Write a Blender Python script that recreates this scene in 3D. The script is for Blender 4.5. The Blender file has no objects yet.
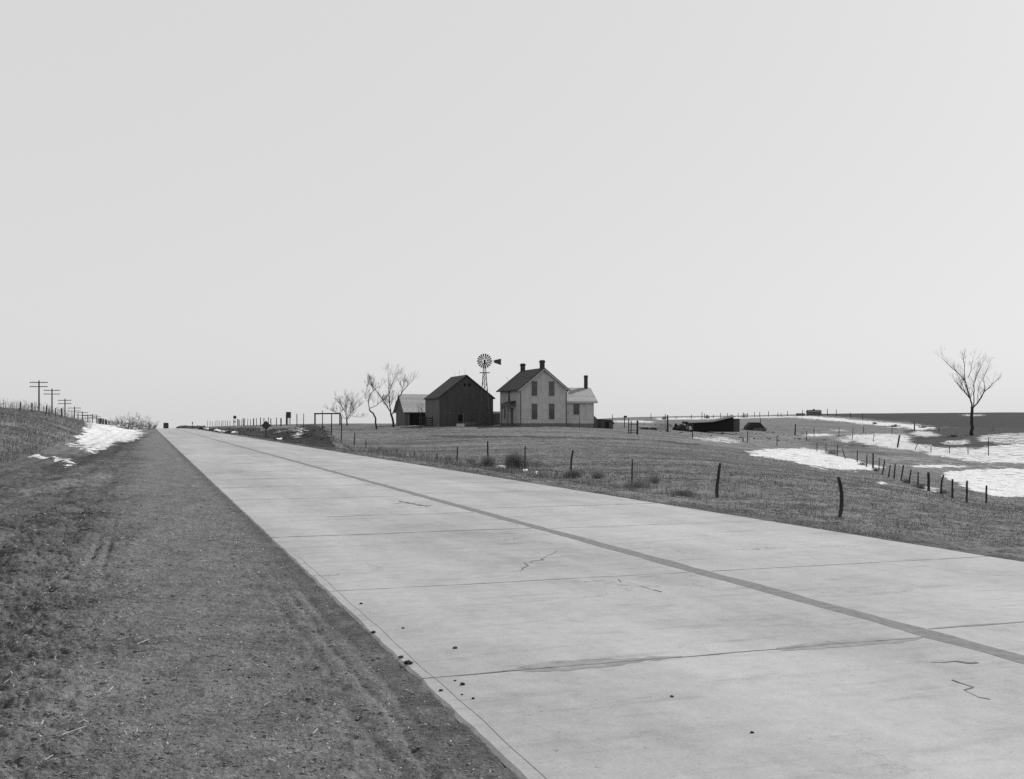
import bpy, math, random
import numpy as np
from mathutils import Vector, Matrix
random.seed(7)
rng = np.random.default_rng(11)
SC = bpy.context.scene
COL = SC.collection

# ------------------------------------------------------------------ camera frame
F = 1050.0          # focal length in pixels
U0 = 512.0
HV = 421.5          # pixel row of eye level
EYE = 1.30
YAW = math.atan(0.3464)
CY, SY = math.cos(YAW), math.sin(YAW)
S_L, S_C, S_R = 1.288, 4.518, 7.677     # slab edges and centre joint, metres across the road

def PT(u, v, d):
    return Vector(((u-U0)/F*d, d, EYE-(v-HV)/F*d))

# ------------------------------------------------------------------ numpy noise
def _hash(ix, iy, seed):
    h = (ix.astype(np.int64)*374761393 + iy.astype(np.int64)*668265263 + seed*1442695041) & 0xFFFFFFFF
    h = ((h ^ (h >> 13))*1274126177) & 0xFFFFFFFF
    h = (h ^ (h >> 16)) & 0xFFFF
    return h/65535.0
def vnoise(x, y, seed=0):
    x = np.asarray(x, float); y = np.asarray(y, float)
    ix = np.floor(x); iy = np.floor(y)
    fx = x-ix; fy = y-iy
    fx = fx*fx*(3-2*fx); fy = fy*fy*(3-2*fy)
    a = _hash(ix, iy, seed); b = _hash(ix+1, iy, seed)
    c = _hash(ix, iy+1, seed); d = _hash(ix+1, iy+1, seed)
    return (a*(1-fx)+b*fx)*(1-fy)+(c*(1-fx)+d*fx)*fy*1.0
def fbm(x, y, seed=0, octv=4, gain=.5):
    s = 0; a = 1; n = 0
    for i in range(octv):
        s = s + a*(vnoise(x*2**i+17.3*i, y*2**i-9.1*i, seed+i)-.5)
        n += a; a *= gain
    return s/n
def sstep(a, b, x):
    t = np.clip((np.asarray(x, float)-a)/(b-a), 0, 1)
    return t*t*(3-2*t)

# ------------------------------------------------------------------ terrain table: pixel row of the ground seen in column u at depth d
D_ROWS = [8, 15, 25, 40, 60, 80, 100, 120, 140, 180, 250, 350, 500, 800, 1500, 3500]
TAB = {
 -400: [592,512,474,440,415,405,400,400,400,402,406,410,414,418,421,423],
   0: [592,512,476,452,428,412,408,408,409,411,415,419,424,426,428,429],
  42: [592,512,476,454,435,418,412.5,412,412,414,417,421,426,428,429,430],
  60: [592,512,476,455,441,426,417,415.2,415,417,420,424,428,430,431,431],
  75: [592,512,476,455.6,443.5,433,423,420,419,422,425,428,430,431,432,432],
  88: [592,512,476,455.6,444,436,428,424.5,423.2,425,428,430,432,433,433,433],
 100: [592,512,476,455.6,444.3,437,430,426.5,424.8,425.5,428,431,432,433,433,433],
 130: [592,512,476,455.6,444.3,438,432.5,429,427,426.6,428,431,432,433,433,433],
 150: [592,512,476,455.6,444.3,438.6,435.2,432.5,430.5,429.2,429,430.5,432,433,433,433],
 170: [592,512,476,455.6,444.3,438.6,435.2,432.9,431.3,429.1,428.2,429.5,431,432,432,432],
 200: [592,512,476,455.6,444.3,438.6,435.2,432,430.5,428,426.6,427.5,429,430,430,430],
 250: [592,512,476,455.6,445,438.6,434.5,430.5,428.2,425.6,425,426,427.5,428,428,428],
 300: [592,512,490,465,449,440,434,430,426.5,424.0,424.0,424.8,426.5,427,427,427],
 350: [640,560,525,488,466,454,447.5,440,430,423.8,423.4,424,425,426,426,426],
 430: [680,580,528,489,467,455.5,448,437,426.5,423.5,423.6,425,426,426,426,426],
 500: [700,590,529,490,467,455.5,445,434,424.8,424.2,424.4,424.6,425,425,425,425],
 565: [700,590,529,490,467,455,444,434,425.5,424.0,423,422.5,421,421,421,421],
 620: [700,590,529,490,467,455,445,437,430,426,423,420.8,419,418.2,418,418],
 700: [700,590,529,491,468,457,450,444,439.5,434.5,428,423,419.5,417.4,417,417],
 800: [700,590,531,493,475,467,461,456,451,443.5,435,427,420.5,415.8,415,415],
 900: [700,590,534,501,489,481,471.5,463,456,445,435,427.5,421,415,414.3,414.3],
1000: [700,590,537,512,507,497,484.5,471,459,442.5,431,424,418.5,414.2,413.6,413.6],
1200: [700,590,540,522,520,512,497,480,464,444,430,422,416,413.5,413,413],
1600: [700,590,540,525,525,515,500,480,464,444,430,422,416,413,412,412],
}
_us = np.array(sorted(TAB)); _as = np.arctan((_us-U0)/F)
_lr = np.log(np.array(D_ROWS, float))
_tab = np.array([TAB[u] for u in _us], float)
_ztab = EYE-(_tab-HV)/F*np.array(D_ROWS)[None, :]
# fine, smoothed grid
NA, NL = 420, 330
GA = np.linspace(_as[0], _as[-1], NA); GL = np.linspace(_lr[0], _lr[-1], NL)
_t1 = np.stack([np.interp(GL, _lr, _ztab[i]) for i in range(len(_us))])
_g = np.stack([np.interp(GA, _as, _t1[:, j]) for j in range(NL)], axis=1)
def _box(g, k, ax):
    pad = [(0, 0), (0, 0)]; pad[ax] = (k, k)
    p = np.pad(g, pad, mode='edge'); c = np.cumsum(p, axis=ax)
    if ax == 0:
        c = np.vstack([np.zeros((1, c.shape[1])), c]); return (c[2*k+1:, :]-c[:-2*k-1, :])/(2*k+1)
    c = np.hstack([np.zeros((c.shape[0], 1)), c]); return (c[:, 2*k+1:]-c[:, :-2*k-1])/(2*k+1)
for _ in range(2):
    _g = _box(_g, 3, 0); _g = _box(_g, 5, 1)
def ztable(x, y):
    a0 = np.arctan2(x, y); r = np.hypot(x, y)
    a = np.clip(a0, GA[0], GA[-1])
    d = np.maximum(r*np.cos(a), D_ROWS[0]); l = np.clip(np.log(d), GL[0], GL[-1])
    fa = (a-GA[0])/(GA[1]-GA[0]); fl = (l-GL[0])/(GL[1]-GL[0])
    ia = np.clip(fa.astype(int), 0, NA-2); il = np.clip(fl.astype(int), 0, NL-2)
    fa = fa-ia; fl = fl-il
    z = (_g[ia, il]*(1-fa)+_g[ia+1, il]*fa)*(1-fl)+(_g[ia, il+1]*(1-fa)+_g[ia+1, il+1]*fa)*fl
    w = sstep(math.radians(70), math.radians(130), np.abs(a0))
    return z*(1-w)+(-.4)*w
def road_c(t):
    return 2.2*np.clip((np.asarray(t, float)-230)/240, 0, 3)**2
def road_z(t):
    return -2.6*(np.clip(np.asarray(t, float)-150, 0, 900)/316)**2
def st_of(x, y):
    return CY*x+SY*y, -SY*x+CY*y
def xy_of(s, t):
    return CY*s-SY*t, SY*s+CY*t
MX, MY = PT(306, 430, 78)[:2]
def terrain(x, y, detail=True):
    x = np.asarray(x, float); y = np.asarray(y, float)
    s, t = st_of(x, y); s = s-road_c(t)
    z = ztable(x, y)
    z = z+fbm(x*.006+3, y*.004, 90, 3)*4*sstep(500, 1100, np.hypot(x, y))*sstep(150, 320, x)
    # dark earth bank right of the road
    ds = s-10.6; dt = t-79
    m = np.exp(-((ds/2.4)**4))*np.exp(-(dt/9.5)**4)*1.35
    m2 = np.exp(-(((s-11.5)/2.8)**4))*np.exp(-((t-112)/26)**4)*.55
    lump = 1+.35*fbm(x*.9, y*.9, 31, 3)*2
    z = z+(m+m2)*lump
    zr = road_z(t)
    lb = np.interp(t, [-50, 30, 45, 62, 110, 400], [-7, -6, -4.0, -1.6, -.4, -.2])
    lw = np.interp(t, [-50, 30, 60, 400], [6, 5, 4.5, 4])
    wl = sstep(0, 1, (lb-s)/lw)
    wr = sstep(0, 1, (s-(S_R+1.0))/6.5)
    w = np.maximum(wl, wr)
    zc = zr-.016-.012*np.abs(np.minimum(s-S_L, 0))-.05*np.clip(s-S_R, 0, 3)
    z = z*w+zc*(1-w)
    if detail:
        off = np.maximum(np.maximum(S_L-s, s-S_R), 0)
        k = sstep(0, .5, off)
        rough = 1-.5*sstep(-.6, .2, s)*sstep(1.3, .4, s)
        dist = np.hypot(x, y)
        n1 = fbm(x*.55, y*.55, 3, 3)*.10*sstep(8, 40, dist)
        n2 = fbm(x*3.0-y*1.2, y*4.2, 5, 4, .6)*.075*sstep(60, 20, dist)*(1+.7*sstep(0, -1, s))+fbm(x*1.1, y*1.1, 6, 3, .6)*.07*sstep(15, 40, dist)+fbm(x*2.6, y*2.6, 16, 3, .7)*.11*sstep(16, 45, dist)*sstep(260, 120, dist)
        n3 = (fbm(x*11., y*11., 9, 4, .72)*.05-.012*np.abs(fbm(x*7., y*7., 19, 2))*4)*sstep(60, 12, dist)*(1+.7*sstep(0, -1, s))
        z = z+k*(n1+(n2+n3)*rough)
        wob = .012*np.sin(t*2.3)+.008*np.sin(t*5.1)
        rut = (np.exp(-((s-1.13-wob)/.035)**2)+.8*np.exp(-((s-1.02+wob)/.025)**2)+.6*np.exp(-((s-.90-wob)/.03)**2))*sstep(11, 8, t)
        z = z-rut*.018*(.2+1.1*vnoise(t*3.7, s*6, 77))
        z = z-(np.exp(-((s+.53)/.04)**2)+.8*np.exp(-((s+.40)/.035)**2))*sstep(10.2, 10.8, t)*sstep(14, 12.4, t)*.028
        edge = np.exp(-(off/.12)**2)
        z = z+edge*(.010+fbm(t*9, s*2+.5, 21, 4, .6)*.05)*sstep(-.01, .01, off)
        inside = sstep(0, .35, np.minimum(s-S_L, S_R-s))
        z = z-inside*.10
        # rutted field furrows on the left strip
        row = np.sin(s*9+fbm(x, y, 41, 2)*4)*.02*sstep(-.3, -1.2, s)*sstep(-7, -4, s)
        z = z+row
    return z
def ground(x, y):
    return float(terrain(np.array([x]), np.array([y]), True)[0])
_DS = np.exp(np.linspace(math.log(6), math.log(3000), 2600))
def place(u, v):
    """world point of the ground seen at this spot of the photograph"""
    x = (u-U0)/F*_DS
    z = terrain(x, _DS, False)
    vv = HV+(EYE-z)/_DS*F
    k = np.argmax(vv <= v)
    if vv[k] > v: k = int(np.argmin(vv))
    d = float(_DS[k]); return Vector(((u-U0)/F*d, d, float(z[k])))
def at_depth(u, d):
    x = (u-U0)/F*d
    return Vector((x, d, ground(x, d)))

# ------------------------------------------------------------------ materials
def mat(name, lo, hi, scale=6., rough=.85, bump=.3, bdist=.01, detail=6, stretch=(1, 1, 1), contrast=(.3, .7), spec=.25):
    m = bpy.data.materials.new(name); m.use_nodes = True
    nt = m.node_tree; b = nt.nodes['Principled BSDF']
    b.inputs['Roughness'].default_value = rough
    b.inputs['Specular IOR Level'].default_value = spec
    tc = nt.nodes.new('ShaderNodeTexCoord'); mp = nt.nodes.new('ShaderNodeMapping')
    mp.inputs['Scale'].default_value = stretch
    nt.links.new(tc.outputs['Object'], mp.inputs['Vector'])
    n = nt.nodes.new('ShaderNodeTexNoise'); n.inputs['Scale'].default_value = scale
    n.inputs['Detail'].default_value = detail; n.inputs['Roughness'].default_value = .62
    nt.links.new(mp.outputs['Vector'], n.inputs['Vector'])
    r = nt.nodes.new('ShaderNodeMapRange'); r.inputs['From Min'].default_value = contrast[0]
    r.inputs['From Max'].default_value = contrast[1]
    r.inputs['To Min'].default_value = lo; r.inputs['To Max'].default_value = hi
    nt.links.new(n.outputs['Fac'], r.inputs['Value'])
    nt.links.new(r.outputs['Result'], b.inputs['Base Color'])
    if bump:
        bp = nt.nodes.new('ShaderNodeBump'); bp.inputs['Strength'].default_value = bump
        bp.inputs['Distance'].default_value = bdist
        nt.links.new(n.outputs['Fac'], bp.inputs['Height']); nt.links.new(bp.outputs['Normal'], b.inputs['Normal'])
    return m
def banded(name, lo, hi, axis, period, line=.5, width=.06, var=1., **k):
    """noise material plus thin darker joint lines every `period` metres (clapboards, planks, shingle courses)"""
    m = mat(name, lo, hi, **k); nt = m.node_tree; b = nt.nodes['Principled BSDF']
    tc = nt.nodes.new('ShaderNodeTexCoord'); sp = nt.nodes.new('ShaderNodeSeparateXYZ')
    nt.links.new(tc.outputs['Object'], sp.inputs[0])
    if axis == 'XY':
        ad = nt.nodes.new('ShaderNodeMath'); ad.operation = 'ADD'
        nt.links.new(sp.outputs[0], ad.inputs[0]); nt.links.new(sp.outputs[1], ad.inputs[1]); src = ad.outputs[0]
    else:
        src = sp.outputs['XYZ'.index(axis)]
    dv = nt.nodes.new('ShaderNodeMath'); dv.operation = 'DIVIDE'; dv.inputs[1].default_value = period
    nt.links.new(src, dv.inputs[0])
    fr = nt.nodes.new('ShaderNodeMath'); fr.operation = 'FRACT'; nt.links.new(dv.outputs[0], fr.inputs[0])
    fl = nt.nodes.new('ShaderNodeMath'); fl.operation = 'FLOOR'; nt.links.new(dv.outputs[0], fl.inputs[0])
    lt = nt.nodes.new('ShaderNodeMath'); lt.operation = 'LESS_THAN'; lt.inputs[1].default_value = width/period
    nt.links.new(fr.outputs[0], lt.inputs[0])
    wn = nt.nodes.new('ShaderNodeTexWhiteNoise'); wn.noise_dimensions = '1D'; nt.links.new(fl.outputs[0], wn.inputs['W'])
    # per-board value 0.85..1.1
    a = nt.nodes.new('ShaderNodeMapRange'); a.inputs['To Min'].default_value = 1-.16*var; a.inputs['To Max'].default_value = 1+.1*var
    nt.links.new(wn.outputs['Value'], a.inputs['Value'])
    l = nt.nodes.new('ShaderNodeMapRange'); l.inputs['To Min'].default_value = 1.; l.inputs['To Max'].default_value = line
    nt.links.new(lt.outputs[0], l.inputs['Value'])
    mm = nt.nodes.new('ShaderNodeMath'); mm.operation = 'MULTIPLY'
    nt.links.new(a.outputs[0], mm.inputs[0]); nt.links.new(l.outputs[0], mm.inputs[1])
    old = b.inputs['Base Color'].links[0].from_socket
    m2 = nt.nodes.new('ShaderNodeMath'); m2.operation = 'MULTIPLY'
    nt.links.new(old, m2.inputs[0]); nt.links.new(mm.outputs[0], m2.inputs[1])
    nt.links.new(m2.outputs[0], b.inputs['Base Color'])
    return m
M = {}
M['siding'] = banded('white_siding', .40, .53, 'Z', .15, .93, .022, var=.35, scale=1.3, detail=8, stretch=(1, 1, .7), contrast=(.3, .62))
M['trim'] = mat('white_trim', .42, .52, 3)
M['shingle'] = banded('dark_shingle', .05, .10, 'Z', .16, .7, .03, scale=5, detail=8)
M['shingle_light'] = banded('weathered_shingle', .30, .50, 'Z', .14, .75, .025, scale=4, detail=9)
M['shingle_mid'] = mat('old_roofing', .07, .13, 3)
M['barn'] = banded('barn_boards', .07, .10, 'XY', .25, .9, .02, var=.4, scale=2.2, stretch=(1, 1, .15), detail=7)
M['barn_side'] = banded('grey_boards', .12, .19, 'XY', .25, .6, .025, scale=2.2, stretch=(1, 1, .15), detail=7)
M['grey_wood'] = banded('weathered_boards', .09, .17, 'XY', .2, .5, .02, scale=3, stretch=(1, 1, .15), detail=7)
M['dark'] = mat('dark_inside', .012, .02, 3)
M['glass'] = mat('window_glass', .03, .07, 1.2, rough=.12, bump=0, spec=.5)
M['curtain'] = mat('window_blind', .10, .16, 2)
M['blind'] = mat('window_shade', .10, .15, 3)
M['brick'] = mat('old_brick', .035, .075, 9)
M['stone'] = mat('field_stone', .12, .22, 4)
M['wood'] = mat('post_wood', .028, .075, 7, stretch=(1, 1, .2), bump=.8, bdist=.02)
M['wood_pale'] = mat('pale_wood', .16, .26, 7, stretch=(1, 1, .2))
M['bark'] = mat('bark', .02, .045, 9, stretch=(1, 1, .4), bump=.8, bdist=.03)
M['metal'] = mat('galvanised', .05, .09, 6, rough=.6)
M['metal_light'] = mat('dull_metal', .16, .22, 6, rough=.5)
M['signback'] = mat('sign_back', .045, .07, 6, rough=.6)
M['tar'] = mat('tar_joint', .12, .23, 14, detail=9, bump=.4)
M['groove'] = mat('groove', .29, .38, 12)
M['tar_patch'] = mat('tar_patch', .17, .33, 9, detail=9)
M['tar_dark'] = mat('tar_crack', .07, .2, 9, detail=9)
M['tar_thin'] = mat('tar_thin', .15, .25, 5, detail=9)
M['snow'] = mat('snow', .66, .84, 2.2, rough=.6, bump=.5, bdist=.05)
M['soil'] = mat('soil_clod', .09, .26, 20, detail=8, bump=1)
M['soil_dark'] = mat('dark_soil', .018, .06, 9, detail=8, bump=1, bdist=.03)
M['straw'] = mat('straw', .30, .55, 20)
M['weed'] = mat('dead_weed', .07, .21, 12)
M['weed_pale'] = mat('dead_grass', .08, .32, 14)
M['paint'] = mat('vehicle_paint', .012, .02, 3, rough=.35, spec=.5)
M['rubber'] = mat('rubber', .015, .03, 9)
M['stoneslab'] = mat('pale_board', .4, .55, 5)

# ------------------------------------------------------------------ mesh helpers
class MB:
    def __init__(s): s.v = []; s.f = []
    def add(s, vs, fs):
        o = len(s.v); s.v += [tuple(p) for p in vs]; s.f += [tuple(i+o for i in f) for f in fs]; return s
    def box(s, x0, x1, y0, y1, z0, z1, j=0):
        p = [(x0, y0, z0), (x1, y0, z0), (x1, y1, z0), (x0, y1, z0), (x0, y0, z1), (x1, y0, z1), (x1, y1, z1), (x0, y1, z1)]
        return s.add(p, [(0, 3, 2, 1), (4, 5, 6, 7), (0, 1, 5, 4), (1, 2, 6, 5), (2, 3, 7, 6), (3, 0, 4, 7)])
    def bar(s, a, b, w, h=None):
        """square bar from a to b"""
        h = h or w; a = Vector(a); b = Vector(b); d = (b-a).normalized()
        up = Vector((0, 0, 1)) if abs(d.z) < .9 else Vector((0, 1, 0))
        r = d.cross(up).normalized(); q = r.cross(d)
        vs = [p+r*i*w/2+q*k*h/2 for p in (a, b) for i, k in ((-1, -1), (1, -1), (1, 1), (-1, 1))]
        return s.add(vs, [(3, 2, 1, 0), (4, 5, 6, 7), (0, 1, 5, 4), (1, 2, 6, 5), (2, 3, 7, 6), (3, 0, 4, 7)])
    def tube(s, pts, rad, n=6, cap=True):
        pts = [Vector(p) for p in pts]; o = len(s.v); m = len(pts)
        if not isinstance(rad, (list, tuple)): rad = [rad]*m
        ref = Vector((.3, .9, .2))
        for i, p in enumerate(pts):
            d = (pts[min(i+1, m-1)]-pts[max(i-1, 0)])
            d = d.normalized() if d.length > 1e-9 else Vector((0, 0, 1))
            r = d.cross(ref)
            if r.length < .1: r = d.cross(Vector((1, 0, 0)))
            r.normalize(); q = d.cross(r)
            for k in range(n):
                a = 2*math.pi*k/n
                s.v.append(tuple(p+(r*math.cos(a)+q*math.sin(a))*rad[i]))
        for i in range(m-1):
            for k in range(n):
                k2 = (k+1) % n
                s.f.append((o+i*n+k, o+i*n+k2, o+(i+1)*n+k2, o+(i+1)*n+k))
        if cap:
            s.f.append(tuple(o+k for k in reversed(range(n)))); s.f.append(tuple(o+(m-1)*n+k for k in range(n)))
        return s
    def prism(s, poly, axis, a, b):
        """poly in the two other axes, extruded along axis from a to b"""
        def mk(p, w):
            if axis == 'y': return (p[0], w, p[1])
            if axis == 'x': return (w, p[0], p[1])
            return (p[0], p[1], w)
        n = len(poly)
        vs = [mk(p, a) for p in poly]+[mk(p, b) for p in poly]
        fs = [tuple(range(n)), tuple(reversed(range(n, 2*n)))]+[(i, i+n, (i+1) % n+n, (i+1) % n) for i in range(n)]
        return s.add(vs, fs)
    def lump(s, c, rx, ry, rz, seed=0, n=7, m=4, rough=.3):
        r = random.Random(seed); o = len(s.v); c = Vector(c)
        for i in range(m+1):
            th = math.pi*i/m
            for k in range(n):
                ph = 2*math.pi*k/n+.3*i
                q = 1+r.uniform(-rough, rough)
                s.v.append((c.x+rx*q*math.sin(th)*math.cos(ph), c.y+ry*q*math.sin(th)*math.sin(ph), c.z+rz*q*math.cos(th)))
        for i in range(m):
            for k in range(n):
                k2 = (k+1) % n
                s.f.append((o+i*n+k, o+(i+1)*n+k, o+(i+1)*n+k2, o+i*n+k2))
        return s
    def build(s, name, m, parent=None, smooth=False, loc=None):
        me = bpy.data.meshes.new(name); me.from_pydata(s.v, [], s.f); me.update()
        o = bpy.data.objects.new(name, me); COL.objects.link(o)
        me.materials.append(m)
        if smooth: me.polygons.foreach_set('use_smooth', [True]*len(me.polygons))
        if parent: o.parent = parent
        if loc is not None: o.location = loc
        return o
def tag(o, label=None, cat=None, group=None, kind=None):
    if label: o['label'] = label
    if cat: o['category'] = cat
    if group: o['group'] = group
    if kind: o['kind'] = kind
    return o
def empty(name, loc, label=None, cat=None, group=None, rz=0):
    o = bpy.data.objects.new(name, None); COL.objects.link(o)
    o.location = loc; o.rotation_euler = (0, 0, rz); o.empty_display_size = .2
    return tag(o, label, cat, group)
def npmesh(name, V, Q, m, smooth=False):
    """fast mesh; Q an (n,k) array of faces"""
    me = bpy.data.meshes.new(name); k = Q.shape[1]
    me.vertices.add(len(V)); me.vertices.foreach_set('co', np.ascontiguousarray(V, np.float32).ravel())
    me.loops.add(Q.size); me.loops.foreach_set('vertex_index', np.ascontiguousarray(Q, np.int32).ravel())
    me.polygons.add(len(Q)); me.polygons.foreach_set('loop_start', np.arange(0, Q.size, k, dtype=np.int32))
    me.polygons.foreach_set('use_smooth', np.full(len(Q), smooth))
    me.update(calc_edges=True); me.validate()
    me.materials.append(m)
    o = bpy.data.objects.new(name, me); COL.objects.link(o); return o

# ------------------------------------------------------------------ ground sheet
def poly_in(u, v, poly):
    ins = np.zeros(u.shape, bool); n = len(poly)
    for i in range(n):
        x1, y1 = poly[i]; x2, y2 = poly[(i+1) % n]
        if y1 == y2: continue
        c = ((y1 > v) != (y2 > v)) & (u < (x2-x1)*(v-y1)/(y2-y1)+x1)
        ins ^= c
    return ins
SNOW = [
 # basin below the near fence
 ([(742,452),(770,449),(800,448.5),(822,451),(838,456),(862,462),(878,468),(868,470.5),(845,470.5),(822,469),(800,464),(775,459),(752,456)], 1.0),
 ([(843,436),(870,434),(905,434),(912,437),(906,443),(930,446),(948,450),(935,452),(905,450),(880,447),(856,442)], .82),
 ([(836,437),(852,440),(850,443),(838,441)], .8),
 ([(925,450),(950,448),(975,449),(1000,445),(1060,440),(1060,464),(1000,463),(985,464),(960,459),(930,455)], .84),
 ([(905,465.5),(940,464.5),(975,466),(960,468),(915,468)], .9),
 ([(940,472),(970,470),(1010,469),(1100,468),(1100,500),(1000,497),(985,494),(968,489),(955,482),(944,478)], 1.0),
 ([(925,486),(940,489),(935,493),(922,490)], .7),
 ([(878,483),(888,483),(887,485),(879,485)], .8), ([(858,463),(872,465),(884,468),(880,470),(862,468)], .9),
 ([(796,415.6),(812,416),(850,419),(885,422.5),(915,425),(938,428.5),(920,430.5),(900,427.5),(870,424.5),(830,420.5),(798,418.2)], 1.0),
 ([(915,431),(932,432),(940,435.5),(925,437),(908,434)], .8),
 ([(945,441),(968,439.5),(972,443),(955,446),(943,444)], .7),
 ([(978,436),(1000,434),(1040,432),(1040,442),(1000,444),(980,441)], .62),
 ([(804,434),(826,433.6),(836,435.2),(820,436.4),(803,436.2)], .9),
 ([(828,429.6),(846,429.6),(850,431),(832,431.4)], .6),
 ([(694,438),(712,437),(728,436.6),(738,441),(742,443.5),(722,442.5),(706,440.5)], .58),
 ([(690,436.5),(702,437.5),(701,439.2),(690,438.3)], .6),
 ([(612,420.4),(640,420.2),(656,421.4),(652,423),(614,422.6)], .75),
 ([(655,418.0),(700,417.2),(745,416.6),(800,415.9),(800,417.4),(745,418.4),(700,419.4),(656,420)], .9),
 ([(962,414.6),(985,414.6),(984,416),(962,415.8)], .8),
 ([(780,434),(850,428),(870,436),(850,446),(800,446),(745,446),(690,440),(700,434)], .2),
 ([(880,455),(950,460),(1010,465),(1000,474),(930,470),(880,466)], .24),
 # left bank
 ([(86,423),(100,423),(125,425),(134,427),(142,430),(141,437),(136,440),(127,442),(118,441),(112,443),(106,449),(98,452),(90,449),(86,446),(76,444),(76,438),(82,432)], 1.0),
 ([(66,443.5),(80,445),(90,449),(100,452.5),(92,453.5),(80,449),(68,446)], .85),
 ([(30,456),(50,457),(64,459.5),(74,463),(66,464),(50,460.5),(30,459)], .9),
 ([(61,463.5),(75,463.5),(74,466),(64,465.5)], .7),
 ([(60,467.5),(72,466.6),(68,469.2),(58,470)], .6),
 # earth bank by the road
 ([(301,428),(304.5,427.5),(302,431.5),(296,438),(291,438.8),(294,434)], 1.0),
 ([(270,432),(300,427.5),(298,430),(272,434)], .35),
]
DARKP = [
 ([(812,413),(870,412),(1000,411),(1600,409),(1600,428),(1000,428),(960,427.5),(935,427),(912,422.5),(880,420),(850,417),(812,415.4)], 1.0),
 ([(600,451),(640,450),(700,453),(760,463),(820,471),(840,476),(760,468),(690,458),(620,453)], .45),
 ([(430,435.2),(560,436),(640,439),(700,443.5),(700,446),(640,441),(560,438),(430,437)], .75),
 ([(258,431),(296,427),(308,424),(325,427),(336,442),(336,449),(300,445),(258,438)], 1.0),
 ([(205,428),(258,427),(262,437),(235,435),(205,432)], .85),
 ([(905,429),(960,427),(1100,428),(1100,436),(1010,446),(975,447),(930,447),(905,441)], .9),
 ([(800,438),(850,440),(880,452),(900,458),(860,452),(810,444)], .4),
 ([(100,446),(125,442),(150,432),(156,431),(140,440),(110,456),(85,465),(42,478),(42,466),(80,458)], .55),
 ([(300,446),(312,444),(340,448),(330,451)], .6),
 ([(655,424),(670,424),(672,430),(655,430)], .5),
]
PALE = [([(25,489),(60,481),(92,473.5),(122,472.5),(100,480),(60,488),(25,495)], .9), ([(70,484),(100,479),(112,482),(85,489)], .5),
 ([(560,486),(640,490),(700,500),(760,509),(700,505),(620,494)], .6), ([(770,505),(880,520),(960,538),(900,533),(800,514)], .45),
 ([(330,446),(420,452),(500,466),(430,461),(340,450)], .5), ([(40,436),(80,442),(84,452),(40,454)], .5)]
def jittered(u, v, lst, su, sv, x, y, seed):
    out = np.zeros(u.shape)
    n1 = fbm(x*.45, y*.3, seed, 6, .72)*2; n2 = fbm(x*.45+50, y*.3, seed+7, 6, .72)*2
    offs = [(0, 0), (.5, .4), (-.5, .4), (.5, -.4), (-.5, -.4)]
    for poly, k in lst:
        P = np.array(poly); bb = (u > P[:, 0].min()-14) & (u < P[:, 0].max()+14) & (v > P[:, 1].min()-5) & (v < P[:, 1].max()+5)
        idx = np.where(bb)[0]
        if not len(idx): continue
        acc = np.zeros(len(idx))
        hgt = P[:, 1].max()-P[:, 1].min(); kk = min(1, hgt/12+.25)
        for ou, ov in offs:
            acc += poly_in(u[idx]+n1[idx]*su*kk+ou*su*.35, v[idx]+n2[idx]*sv*kk+ov*sv*.35, poly)
        out[idx] = np.maximum(out[idx], acc/len(offs)*k)
    return out

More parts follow.
